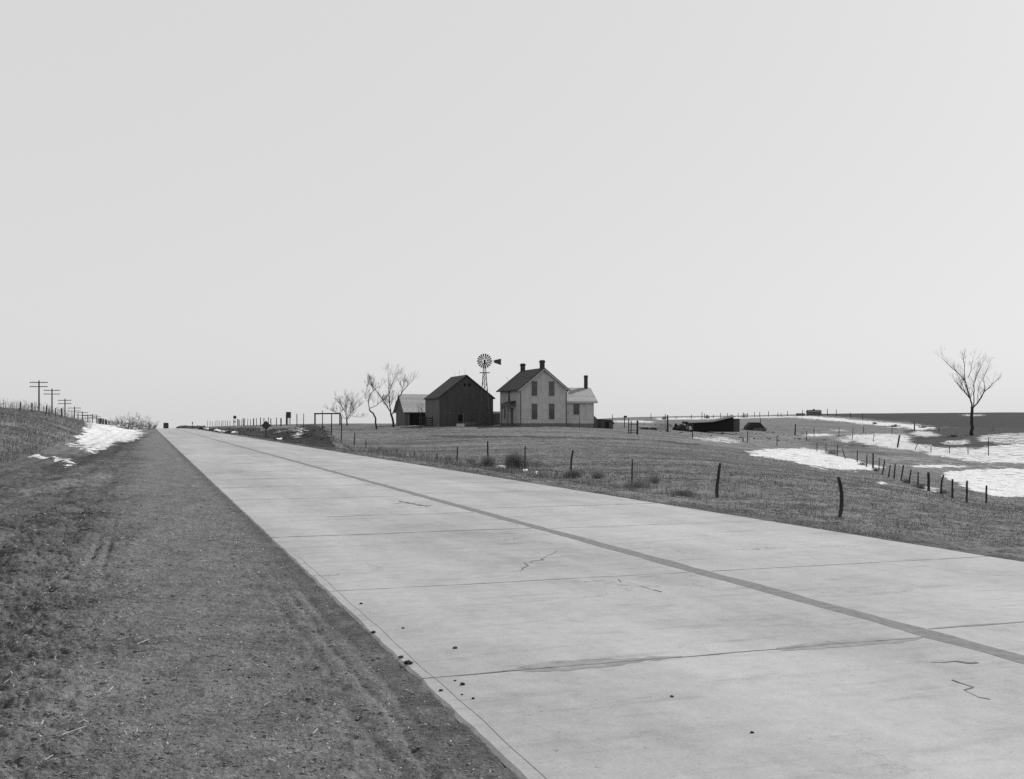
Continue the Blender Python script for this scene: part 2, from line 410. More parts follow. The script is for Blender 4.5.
def build_ground():
    fine = np.arange(-31.5, 31.5001, .07)
    co = []; a = 31.5; st = .25
    while a < 179: a += st; st = min(st*1.25, 4); co.append(min(a, 179.5))
    ang = np.radians(np.concatenate([-np.array(co[::-1]), fine, np.array(co)]))
    rr = [.6]
    while rr[-1] < 4500:
        r = rr[-1]
        rr.append(r*(1.03 if r < 3 else 1.0032 if r < 13 else 1.0045 if r < 20 else 1.0065 if r < 60 else 1.008 if r < 320 else 1.02))
    R = np.array(rr); na, nr = len(ang), len(R)
    A, RR = np.meshgrid(ang, R)
    x = (RR*np.sin(A)).ravel(); y = (RR*np.cos(A)).ravel()
    z = terrain(x, y, True)
    zb = terrain(x, y, False)
    s, t = st_of(x, y); s = s-road_c(t)
    front = y > 2
    yy = np.where(front, y, 1e9)
    u = U0+F*x/yy; v = HV+(EYE-zb)/yy*F
    u = np.where(front, u, -9999)
    snow = jittered(u, v, SNOW, 13, 2.6, x, y, 100)
    dark = jittered(u, v, DARKP, 11, 2.0, x, y, 200)
    pale = jittered(u, v, PALE, 10, 2.5, x, y, 400)
    snow = np.where((s > S_L-.6) & (s < S_R+.5), 0, snow)
    z = z+snow*.06
    V = np.stack([x, y, z], 1)
    i = np.arange(nr-1)[:, None]*na; j = np.arange(na-1)[None, :]
    q = (i+j).ravel(); Q = np.stack([q, q+1, q+1+na, q+na], 1)
    # close the circle behind
    i2 = np.arange(nr-1)*na
    Q2 = np.stack([i2+na-1, i2, i2+na, i2+2*na-1], 1)
    Q = np.concatenate([Q, Q2])[:, ::-1]
    g = npmesh('ground', V, Q, ground_mat(), True)
    track = sstep(-.9, .1, s+fbm(x*.8, y*.8, 60, 3)*1.1)*sstep(1.45, 1.2, s)*.8
    field = np.maximum(sstep(S_R+.2, S_R+1.0, s+fbm(x*2, y*2, 63, 2)), sstep(-3.5, -6.5, s+fbm(x*.5, y*.5, 61, 3)*2)*sstep(14, 30, y))
    off = np.minimum(np.abs(s-S_L), np.abs(s-S_R))
    edge = np.exp(-(off/.16)**2)
    edge = np.maximum(edge, (np.exp(-((s-1.12)/.07)**2)+.7*np.exp(-((s-.90)/.06)**2))*sstep(12, 8, t)*sstep(.35, .6, vnoise(t*2.1, s*3, 71))*.9)
    for nm, arr in (('snow', snow), ('dark', dark), ('track', track), ('field', field), ('edge', edge), ('pale', pale)):
        at = g.data.attributes.new(nm, 'FLOAT', 'POINT'); at.data.foreach_set('value', arr.astype(np.float32))
    tag(g, kind='structure')
    return g

def ground_mat():
    m = bpy.data.materials.new('ground_surface'); m.use_nodes = True; nt = m.node_tree
    b = nt.nodes['Principled BSDF']; b.inputs['Roughness'].default_value = .95; b.inputs['Specular IOR Level'].default_value = .1
    N = nt.nodes.new; L = nt.links.new
    tc = N('ShaderNodeTexCoord')
    def noise(sc, det=5, rg=.6, stretch=None):
        n = N('ShaderNodeTexNoise'); n.inputs['Scale'].default_value = sc; n.inputs['Detail'].default_value = det; n.inputs['Roughness'].default_value = rg
        if stretch:
            mp = N('ShaderNodeMapping'); mp.inputs['Scale'].default_value = stretch; mp.inputs['Rotation'].default_value = (0, 0, -YAW)
            L(tc.outputs['Object'], mp.inputs['Vector']); L(mp.outputs['Vector'], n.inputs['Vector'])
        else: L(tc.outputs['Object'], n.inputs['Vector'])
        return n.outputs['Fac']
    def rng_(src, a, b_, lo, hi):
        r = N('ShaderNodeMapRange'); r.inputs['From Min'].default_value = a; r.inputs['From Max'].default_value = b_
        r.inputs['To Min'].default_value = lo; r.inputs['To Max'].default_value = hi; L(src, r.inputs['Value']); return r.outputs[0]
    def math_(op, a, c):
        k = N('ShaderNodeMath'); k.operation = op
        for i, w in enumerate((a, c)):
            if isinstance(w, (int, float)): k.inputs[i].default_value = w
            else: L(w, k.inputs[i])
        return k.outputs[0]
    def mix(f, a, c):
        k = N('ShaderNodeMix'); k.data_type = 'FLOAT'
        if isinstance(f, (int, float)): k.inputs[0].default_value = f
        else: L(f, k.inputs[0])
        for i, w in ((2, a), (3, c)):
            if isinstance(w, (int, float)): k.inputs[i].default_value = w
            else: L(w, k.inputs[i])
        return k.outputs[0]
    def attr(n):
        a = N('ShaderNodeAttribute'); a.attribute_name = n; return a.outputs['Fac']
    big = noise(.09, 4); med = noise(.7, 6, .65); fin = noise(5, 8, .7); grit = noise(38, 4, .7); mic = noise(16, 6, .7)
    # shoulder earth
    earth = math_('ADD', rng_(med, .34, .66, .06, .145), math_('ADD', rng_(grit, .3, .7, -.06, .07), rng_(mic, .32, .68, -.045, .045)))
    trk = math_('ADD', rng_(noise(.5, 5, .6, (2.5, .35, 1)), .3, .7, .16, .215), math_('ADD', rng_(grit, .3, .7, -.06, .07), rng_(mic, .32, .68, -.035, .03)))
    base = mix(attr('track'), earth, trk)
    base = math_('ADD', base, rng_(noise(2.6, 7, .78), .36, .64, -.04, .045))
    # cropped dead grass
    g1 = math_('ADD', rng_(med, .3, .7, .105, .18), rng_(fin, .3, .7, -.09, .09))
    g2 = math_('ADD', g1, rng_(noise(.12, 5, .6, (.35, 1.6, 1)), .35, .65, -.05, .05))
    g3 = math_('ADD', g2, rng_(mic, .3, .7, -.04, .04))
    g3 = math_('ADD', g3, rng_(noise(1.9, 6, .78), .36, .64, -.065, .075))
    base = mix(attr('field'), base, g3)
    base = mix(math_('MULTIPLY', attr('edge'), rng_(fin, .35, .6, .1, .8)), base, .08)
    base = mix(math_('MULTIPLY', attr('pale'), rng_(fin, .4, .6, .1, 1.)), base, rng_(mic, .3, .7, .16, .32))
    dk = rng_(fin, .3, .7, .018, .04)
    df = math_('MULTIPLY', attr('dark'), rng_(med, .3, .55, .75, 1.))
    base = mix(df, base, dk)
    base = math_('MAXIMUM', base, .02)
    sn1 = rng_(noise(.8, 10, .76, (.55, 1.6, 1)), .36, .64, -.78, .66)
    sn1 = math_('MULTIPLY', sn1, rng_(attr('snow'), .0, .3, 0, 1))
    sf = rng_(math_('ADD', attr('snow'), sn1), .36, .60, 0, 1)
    sf = math_('MULTIPLY', sf, rng_(noise(5, 6, .75), .36, .48, .55, 1.))
    sn = rng_(noise(1.3, 6), .3, .7, .58, .76)
    base = mix(sf, base, sn)
    L(base, b.inputs['Base Color'])
    hgt = math_('ADD', math_('MULTIPLY', fin, .07), math_('MULTIPLY', grit, .026))
    hgt = math_('MULTIPLY', hgt, mix(sf, 1., .25))
    bp = N('ShaderNodeBump'); bp.inputs['Strength'].default_value = .9; bp.inputs['Distance'].default_value = 1.
    L(hgt, bp.inputs['Height']); L(bp.outputs['Normal'], b.inputs['Normal'])
    return m
build_ground()

# ------------------------------------------------------------------ concrete road
def concrete_mat():
    m = bpy.data.materials.new('road_concrete'); m.use_nodes = True; nt = m.node_tree
    b = nt.nodes['Principled BSDF']; b.inputs['Roughness'].default_value = .8; b.inputs['Specular IOR Level'].default_value = .25
    N = nt.nodes.new; L = nt.links.new
    tc = N('ShaderNodeTexCoord')
    def noise(sc, det, rg, stretch=(1, 1, 1)):
        mp = N('ShaderNodeMapping'); mp.inputs['Rotation'].default_value = (0, 0, -YAW)
        mp2 = N('ShaderNodeMapping'); mp2.inputs['Scale'].default_value = stretch
        L(tc.outputs['Object'], mp.inputs['Vector']); L(mp.outputs['Vector'], mp2.inputs['Vector'])
        n = N('ShaderNodeTexNoise'); n.inputs['Scale'].default_value = sc; n.inputs['Detail'].default_value = det; n.inputs['Roughness'].default_value = rg
        L(mp2.outputs['Vector'], n.inputs['Vector']); return n.outputs['Fac']
    def rg_(src, a, c, lo, hi):
        r = N('ShaderNodeMapRange'); r.inputs['From Min'].default_value = a; r.inputs['From Max'].default_value = c
        r.inputs['To Min'].default_value = lo; r.inputs['To Max'].default_value = hi; L(src, r.inputs['Value']); return r.outputs[0]
    def add(a, c, op='ADD'):
        k = N('ShaderNodeMath'); k.operation = op; L(a, k.inputs[0])
        if isinstance(c, float): k.inputs[1].default_value = c
        else: L(c, k.inputs[1])
        return k.outputs[0]
    base = rg_(noise(.35, 6, .6, (1, .4, 1)), .3, .7, .34, .42)          # slab to slab
    base = add(base, rg_(noise(1.2, 5, .6, (1.6, .25, 1)), .3, .7, -.035, .03))   # wear along the lanes
    base = add(base, rg_(noise(9, 8, .75), .3, .7, -.04, .04))
    base = add(base, rg_(noise(.8, 9, .75), .45, .68, .0, -.075))
    base = add(base, rg_(noise(1.7, 7, .7, (.5, 1.8, 1)), .60, .70, 0, -.10))
    base = add(base, rg_(noise(70, 4, .7), .3, .7, -.045, .045))
    base = add(base, rg_(noise(2.0, 5, .6, (.5, 3, 1)), .55, .72, 0, -.08))      # blotches
    base = add(base, rg_(noise(3.4, 6, .7, (.6, 2.2, 1)), .66, .74, 0, -.13))    # small patches
    # fine map cracking, only where a slow noise allows it
    vo = N('ShaderNodeTexVoronoi'); vo.feature = 'DISTANCE_TO_EDGE'; vo.inputs['Scale'].default_value = .42
    nv = N('ShaderNodeTexNoise'); nv.inputs['Scale'].default_value = 2.2; nv.inputs['Detail'].default_value = 9; nv.inputs['Roughness'].default_value = .7
    L(tc.outputs['Object'], nv.inputs['Vector'])
    vm = N('ShaderNodeVectorMath'); vm.operation = 'MULTIPLY_ADD'; vm.inputs[1].default_value = (.9, .9, 0)
    L(nv.outputs['Color'], vm.inputs[0]); L(tc.outputs['Object'], vm.inputs[2]); L(vm.outputs[0], vo.inputs['Vector'])
    ck = rg_(vo.outputs['Distance'], .001, .0035, 1, 0)
    ck = add(ck, rg_(noise(.3, 3, .5), .47, .56, 0, 1), 'MULTIPLY')
    base = add(base, rg_(ck, 0, 1, 0, -.16))
    # pits and dark specks
    base = add(base, rg_(noise(26, 3, .6), .66, .72, 0, -.14))
    base = add(base, rg_(noise(.22, 3, .5, (2.6, .25, 1)), .35, .65, -.03, .03))
    L(base, b.inputs['Base Color'])
    bp = N('ShaderNodeBump'); bp.inputs['Strength'].default_value = .35; bp.inputs['Distance'].default_value = .004
    L(noise(60, 5, .7), bp.inputs['Height']); L(bp.outputs['Normal'], b.inputs['Normal'])
    return m
def strip(s0, s1, t, lift, mm, name):
    """sheet on the slab between s0(t) and s1(t)"""
    c = road_c(t); z = road_z(t)+lift
    x0, y0 = xy_of(s0+c, t); x1, y1 = xy_of(s1+c, t)
    V = np.concatenate([np.stack([x0, y0, z], 1), np.stack([x1, y1, z], 1)])
    n = len(t); i = np.arange(n-1)
    Q = np.stack([i, i+n, i+n+1, i+1], 1)
    return V, Q
def build_road():
    t = np.concatenate([np.arange(-60, 2, 2.), np.arange(2, 40, .12), np.arange(40, 700, 2.5)])
    n = len(t); c = road_c(t); z = road_z(t)
    jl = fbm(t*5, t*0, 301, 5, .65)*.028; jr = fbm(t*2.2, t*0+5, 305, 4)*.04
    cols = []
    for s, dz in ((S_L+jl, -.22), (S_L+jl, -.012), (S_L+jl+.02, 0), (np.full(n, 3.), 0), (np.full(n, S_C), .0), (np.full(n, 6.), 0), (S_R+jr-.02, 0), (S_R+jr, -.012), (S_R+jr, -.22)):
        x, y = xy_of(s+c, t); cols.append(np.stack([x, y, z+dz], 1))
    V = np.concatenate(cols); i = np.arange(n-1)
    Q = np.concatenate([np.stack([k*n+i, (k+1)*n+i, (k+1)*n+i+1, k*n+i+1], 1) for k in range(len(cols)-1)])
    r = npmesh('road', V, Q, concrete_mat()); tag(r, kind='structure')
    # centre joint poured with tar
    tt = np.concatenate([np.arange(-60, 2, 1.), np.arange(2, 60, .06), np.arange(60, 420, 1.)])
    w0 = .082+.03*fbm(tt*2.5, tt*0, 311, 4)*2; w1 = .082+.03*fbm(tt*2.5, tt*0+9, 317, 4)*2
    V, Q = strip(S_C-w0, S_C+w1, tt, .0012, None, '')
    o = npmesh('tar_joint', V, Q, M['tar']); o.parent = r
    # transverse joints and cracks
    def cross(segs, name, mt):
        Vs, Qs, k = [], [], 0
        for (t0, sa, sb, wd, wob, seed, fat) in segs:
            s = np.arange(sa, sb, .02)
            tc = t0+wob*fbm(s*.9, s*0+seed, seed, 5, .55)*2
            w = wd*(.35+1.3*vnoise(s*7, s*0+seed, seed+3))
            for (fa, fb, fw) in fat:
                w = w+fw*np.clip(np.minimum((s-fa)/.25, (fb-s)/.25), 0, 1)*(.15+.9*vnoise(s*3.5, s*0, seed+9)+.5*vnoise(s*16, s*0, seed+5))
            c = road_c(np.full(len(s), t0)); zz = road_z(tc)+(.0012 if name == 'tar_patch' else .0018)
            x0, y0 = xy_of(s+c, tc-w); x1, y1 = xy_of(s+c, tc+w)
            V = np.concatenate([np.stack([x0, y0, zz], 1), np.stack([x1, y1, zz], 1)]); n = len(s); i = np.arange(n-1)
            Vs.append(V); Qs.append(np.stack([i, i+1, i+n+1, i+n], 1)+k); k += 2*n
        o = npmesh(name, np.concatenate(Vs), np.concatenate(Qs), mt); o.parent = r
    thick = [(5.17, S_L, S_C-.09, .006, .05, 1, []),
             (12.0, S_L, S_C-.09, .012, .05, 3, [])]
    cross([(5.185, 1.75, 2.8, .004, .05, 1, [(1.72, 2.85, .085)]), (5.165, 3.4, 4.4, .004, .05, 1, [(3.3, 4.42, .06)]), (12.02, 3.1, 4.2, .004, .05, 3, [(3.1, 4.2, .03)])], 'tar_patch', M['tar_patch'])
    cross(thick, 'tar_crack', M['tar_dark'])
    thin = [(5.35, S_C+.1, S_R, .008, .03, 2, [(S_C+.1, 5.3, .015)]),
            (8.05, S_L, S_C-.09, .006, .025, 4, []), (8.05, S_C+.1, S_R, .007, .02, 5, []),
            (11.9, S_C+.1, S_R, .006, .03, 6, []), (14.35, 2.3, S_C-.1, .012, .05, 7, []), (15.0, S_C+.1, S_R, .012, .03, 8, []),
            (17.9, S_L, S_C-.1, .014, .05, 9, []), (18.4, S_C+.1, S_R, .008, .03, 19, [])]
    tcur = 21.3; k = 30
    rr = random.Random(5)
    while tcur < 150:
        thin.append((tcur, S_L, S_C-.1, .008+tcur*.00035, .04, k, []))
        if rr.random() < .8: thin.append((tcur+rr.uniform(-.2, .2), S_C+.1, S_R, .008+tcur*.0003, .04, k+1, []))
        tcur += rr.choice([3.0, 3.6, 4.2, 6]); k += 3
    cross(thin, 'thin_joint', M['tar_thin'])
    # patches and wandering cracks inside slabs
    mb = MB()
    def wander(pts, w, seed):
        q = random.Random(seed); P = []
        for (a, b_) in zip(pts, pts[1:]):
            nseg = max(2, int(math.dist(a, b_)/.07))
            for i in range(nseg):
                f = i/nseg; P.append((a[0]+(b_[0]-a[0])*f+q.uniform(-.03, .03), a[1]+(b_[1]-a[1])*f+q.uniform(-.035, .035)))
        for (a, b_) in zip(P, P[1:]):
            w1 = w*q.uniform(.15, 1.1); d = Vector((b_[0]-a[0], b_[1]-a[1])).normalized(); nrm = Vector((-d.y, d.x))*w1
            qd = []
            for p, sg in ((a, -1), (a, 1), (b_, 1), (b_, -1)):
                x, y = xy_of(p[0]+nrm.x*sg, p[1]+nrm.y*sg); qd.append((x, y, .0024))
            mb.add(qd, [(0, 1, 2, 3)])
    def stof(u, v):
        d = EYE*F/(v-HV); s, t = st_of((u-U0)/F*d, d); return (s, t)
    wander([stof(*p) for p in ((513, 572), (522, 570), (528, 562), (541, 560), (556, 551))], .007, 1)
    wander([stof(*p) for p in ((617, 580), (640, 586), (664, 594))], .006, 2)
    wander([stof(*p) for p in ((955, 680), (968, 686), (978, 696), (992, 704))], .007, 3)
    wander([stof(*p) for p in ((930, 661), (945, 662), (965, 663), (985, 661))], .014, 4)
    wander([stof(*p) for p in ((398, 501), (412, 504), (424, 506), (436, 505))], .03, 5)
    wander([stof(*p) for p in ((392, 504), (410, 503), (430, 507))], .02, 6)
    q = random.Random(77); gl = MB()
    for i in range(90):
        ta, tb = 3.0+i*.08, 3.0+(i+1)*.08
        fa, fb = (S_L+.085+.004*math.sin(t_*3.1)+.003*math.sin(t_*9) for t_ in (ta, tb))
        gl.add([xy_of(fa-.002, ta)+(.0024,), xy_of(fa+.002, ta)+(.0024,), xy_of(fb+.002, tb)+(.0024,), xy_of(fb-.002, tb)+(.0024,)], [(0, 1, 2, 3)])
    gl.build('edge_groove', M['groove'], r)
    o = mb.build('hairline_crack', M['tar_dark'], r)
build_road()

# ------------------------------------------------------------------ small stuff on the ground
def scatter_clods():
    n = 24000
    d = np.exp(rng.uniform(math.log(3.6), math.log(22), n*2)); u = rng.uniform(-60, 520, n*2)
    x = (u-U0)/F*d; y = d; s, t = st_of(x, y)
    keep = (s < S_L-.03) & (rng.random(n*2) < np.where(s < -.1, 1, .45)); x, y, s = x[keep][:n], y[keep][:n], s[keep][:n]
    n = len(x); z = terrain(x, y)
    base = np.array([(1, 0, 0), (-1, 0, 0), (0, 1, 0), (0, -1, 0), (0, 0, 1), (0, 0, -.6)], float)
    fc = np.array([(0, 2, 4), (2, 1, 4), (1, 3, 4), (3, 0, 4), (2, 0, 5), (1, 2, 5), (3, 1, 5), (0, 3, 5)])
    size = np.clip(rng.lognormal(math.log(.0036), .45, n), .002, .011)*np.clip((y/7)**.5, 1, 2.0)
    B = base[None]*(1+rng.uniform(-.35, .35, (n, 6, 3)))
    a = rng.uniform(0, 6.28, n); ca, sa = np.cos(a), np.sin(a)
    X = (B[..., 0]*ca[:, None]-B[..., 1]*sa[:, None])*size[:, None]*1.3; Y = (B[..., 0]*sa[:, None]+B[..., 1]*ca[:, None])*size[:, None]
    V = np.stack([X+x[:, None], Y+y[:, None], B[..., 2]*size[:, None]*.5+z[:, None]+size[:, None]*.2], 2).reshape(-1, 3)
    Q = (fc[None]+np.arange(n)[:, None, None]*6).reshape(-1, 3)
    o = npmesh('soil_clods', V, Q, M['soil']); tag(o, 'loose clods and pebbles on the dirt shoulder', 'clods', kind='stuff')
scatter_clods()
def big_clods():
    q = random.Random(21); mb = MB()
    for i in range(1500):
        d = math.exp(q.uniform(math.log(3.8), math.log(17))); u = q.uniform(-50, 480)
        x = (u-U0)/F*d; s, t = st_of(x, d)
        if s > S_L-.02 or (s > -.1 and q.random() < .6): continue
        r_ = q.uniform(.005, .013)*(d/6)**.4; mb.lump((x, d, ground(x, d)+r_*.1), r_*q.uniform(1, 1.9), r_, r_*.6, i, 7, 4, .3)
    o = mb.build('large_clods', M['soil'], smooth=False); tag(o, 'larger rough clods scattered over the dirt shoulder', 'clods', kind='stuff')
big_clods()
def blades(name, n, region, hgt, wid, mt, lay=.5, seed=1, label='', cat='grass'):
    r = np.random.default_rng(seed)
    x, y = region(r, n); n = len(x); z = terrain(x, y)
    h = hgt*r.uniform(.4, 1.3, n)*np.clip(y/25, .8, 2.2)
    a = r.uniform(0, 6.28, n); l = r.uniform(0, lay, n)
    dx, dy = np.cos(a)*h*l, np.sin(a)*h*l
    b = r.uniform(0, 3.14, n); w = wid*np.clip(y/18, .6, 3.0)*r.uniform(.6, 1.4, n)
    wx, wy = np.cos(b)*w/2, np.sin(b)*w/2
    V = np.stack([np.stack([x-wx, y-wy, z-.01], 1), np.stack([x+wx, y+wy, z-.01], 1), np.stack([x+dx, y+dy, z+h*np.sqrt(np.maximum(1-l*l, .05))], 1)], 1).reshape(-1, 3)
    Q = np.arange(3*n).reshape(-1, 3)
    o = npmesh(name, V, Q, mt); tag(o, label, cat, kind='stuff'); return o
def bare(x, y):
    z = terrain(x, y, False); u = U0+F*x/y; v = HV+(EYE-z)/y*F
    return (jittered(u, v, SNOW, 13, 2.6, x, y, 100) < .3) & (jittered(u, v, DARKP, 11, 2.0, x, y, 200) < .45)
def reg_right(r, n):
    d = np.exp(r.uniform(math.log(9), math.log(120), n)); u = r.uniform(250, 1060, n)
    x = (u-U0)/F*d; s, t = st_of(x, d)
    clump = vnoise(x*1.3, d*1.3, 500)
    k = (s > S_R+.15) & (clump > .30+.15*r.random(n)) & bare(x, d)
    return x[k], d[k]
blades('dry_grass', 230000, reg_right, .05, .010, M['weed_pale'], .95, 3, 'short dead pasture grass between the road and the snow patches')
def reg_ditch(r, n):
    t = r.uniform(14, 95, n); s = S_R+8+r.normal(0, 2.2, n)
    x, y = xy_of(s, t); k = (vnoise(x*.7, y*.7, 510) > .5) & (y > 12) & bare(x, y)
    return x[k], y[k]
blades('ditch_grass', 30000, reg_ditch, .2, .009, M['weed_pale'], .8, 5, 'taller dead grass along the ditch fence')
def reg_bank(r, n):
    d = np.exp(r.uniform(math.log(26), math.log(150), n)); u = r.uniform(-60, 125, n)
    x = (u-U0)/F*d; s, t = st_of(x, d)
    zz = terrain(x, d, False); v = HV+(EYE-zz)/d*F
    k = (s < -4.5) & ~poly_in(u, v, SNOW[[i for i, q_ in enumerate(SNOW) if q_[0][0] == (86,423)][0]][0]) & (vnoise(x*.6, d*.6, 520) > .35)
    return x[k], d[k]
blades('bank_grass', 60000, reg_bank, .09, .011, M['weed_pale'], .85, 7, 'dead grass covering the left bank')
def straws():
    r = random.Random(9); mb = MB()
    for _ in range(240):
        d = math.exp(r.uniform(math.log(4), math.log(20))); u = r.uniform(-40, 330)
        x = (u-U0)/F*d; s, t = st_of(x, d)
        if s > .9: continue
        z = ground(x, d); a = r.uniform(0, 3.14); l = r.uniform(.01, .045)*(1 if r.random() < .93 else 3)
        mb.bar((x, d, z+.012), (x+math.cos(a)*l, d+math.sin(a)*l, z+.014+r.uniform(0, .01)), r.uniform(.002, .005), .003)
    o = mb.build('straw_bits', M['straw']); tag(o, 'pale bits of straw lying on the dark shoulder', 'straw', kind='stuff')
straws()
def flecks():
    n = 5200; r = np.random.default_rng(77)
    d = np.exp(r.uniform(math.log(3.8), math.log(60), n)); u = r.uniform(-60, 900, n)
    x = (u-U0)/F*d; s, t = st_of(x, d)
    k = (s < S_L-.05) & (d < 22) | ((s > S_R+.1) & (s < S_R+3.5) & (r.random(n) < .8)); x, y = x[k], d[k]; n = len(x)
    z = terrain(x, y)+.006; l = r.uniform(.005, .018, n)*np.clip(y/9, .6, 4); w = l*r.uniform(.2, .5, n); a = r.uniform(0, 3.14, n)
    c, q_ = np.cos(a), np.sin(a); tl = r.uniform(0, .7, n)*l
    V = np.stack([np.stack([x-c*l, y-q_*l, z], 1), np.stack([x-q_*w, y+c*w, z+tl*.3], 1), np.stack([x+c*l, y+q_*l, z+tl], 1), np.stack([x+q_*w, y-c*w, z+tl*.4], 1)], 1).reshape(-1, 3)
    o = npmesh('chaff', V, np.arange(4*n).reshape(-1, 4), M['straw']); tag(o, 'tiny pale chaff flecks scattered over both road shoulders', 'chaff', kind='stuff')
flecks()
def road_clods():
    mb = MB()
    for i, (u, v, r_) in enumerate(((361, 604, .013), (373, 633, .018), (401, 658, .017), (408, 664, .028), (455, 648.5, .015), (463, 685, .016), (441, 691, .012), (403, 628.5, .012), (473, 699, .01), (455, 681, .008), (462, 695, .007), (672, 697, .011), (752, 733, .01))):
        d = EYE*F/(v-HV); r_ *= .72; mb.lump(((u-U0)/F*d, d, r_*.45), r_*1.35, r_*.9, r_*.6, i, 6, 4)
    o = mb.build('road_clods', M['soil_dark']); tag(o, 'dark clods of earth tracked onto the pavement edge', 'clods', kind='stuff')
road_clods()

# ------------------------------------------------------------------ farmhouse
def frame_at(u, v, d):
    p = PT(u, v, d); return p
def window(parent, x, y0, z0, w, h, face='front', m_in=None, bars=True):
    """face front: in plane y=y0, at x..x+w ; face left: plane x=y0, along y"""
    fr = MB(); gl = MB(); t = .09
    def bx(mb, a0, a1, z_0, z_1, out0, out1):
        if face == 'front': mb.box(a0, a1, y0-out1, y0-out0, z_0, z_1)
        else: mb.box(y0-out1, y0-out0, a0, a1, z_0, z_1)
    bx(fr, x-t, x, z0-.05, z0+h+t, -.05, .035); bx(fr, x+w, x+w+t, z0-.05, z0+h+t, -.05, .035)
    bx(fr, x-t-.06, x+w+t+.06, z0+h+t+.002, z0+h+t+.09, -.05, .07)
    bx(fr, x-t-.04, x+w+t+.04, z0-.12, z0-.052, -.05, .06)
    f = fr.build('window_frame', M['trim'], parent)
    bx(gl, x, x+w, z0-.05, z0+h+t, -.02, .006)
    g = gl.build('pane', m_in or M['glass'], f)
    if bars:
        bl = MB(); bx(bl, x+.03, x+w-.03, z0+h*.62, z0+h-.02, .0064, .008); bl.build('blind', M['blind'], f)
        sb = MB(); bx(sb, x, x+w, z0+h*.5-.03, z0+h*.5+.03, .0062, .02)
        sb.build('sash_bar', M['curtain'], f)
    return f
def gable_roof(W, L, He, Hr, ov, rk, th, ridge_axis='y'):
    """two slabs; ridge runs along y (or x) at the middle of W"""
    mb = MB(); k = (Hr-He)/(W/2)
    for sgn in (-1, 1):
        xe = W/2+sgn*(W/2+ov); ze = He-k*ov
        poly = [(W/2, Hr+.0), (W/2, Hr+th), (xe, ze+th), (xe, ze)]
        mb.prism(poly, ridge_axis, -rk, L+rk) if ridge_axis == 'y' else mb.prism(poly, 'x', -rk, L+rk)
    return mb
def shift(mb, dx=0, dy=0, dz=0):
    mb.v = [(a+dx, b+dy, c+dz) for a, b, c in mb.v]; return mb
HB = PT(520.9, 424.7, 140)
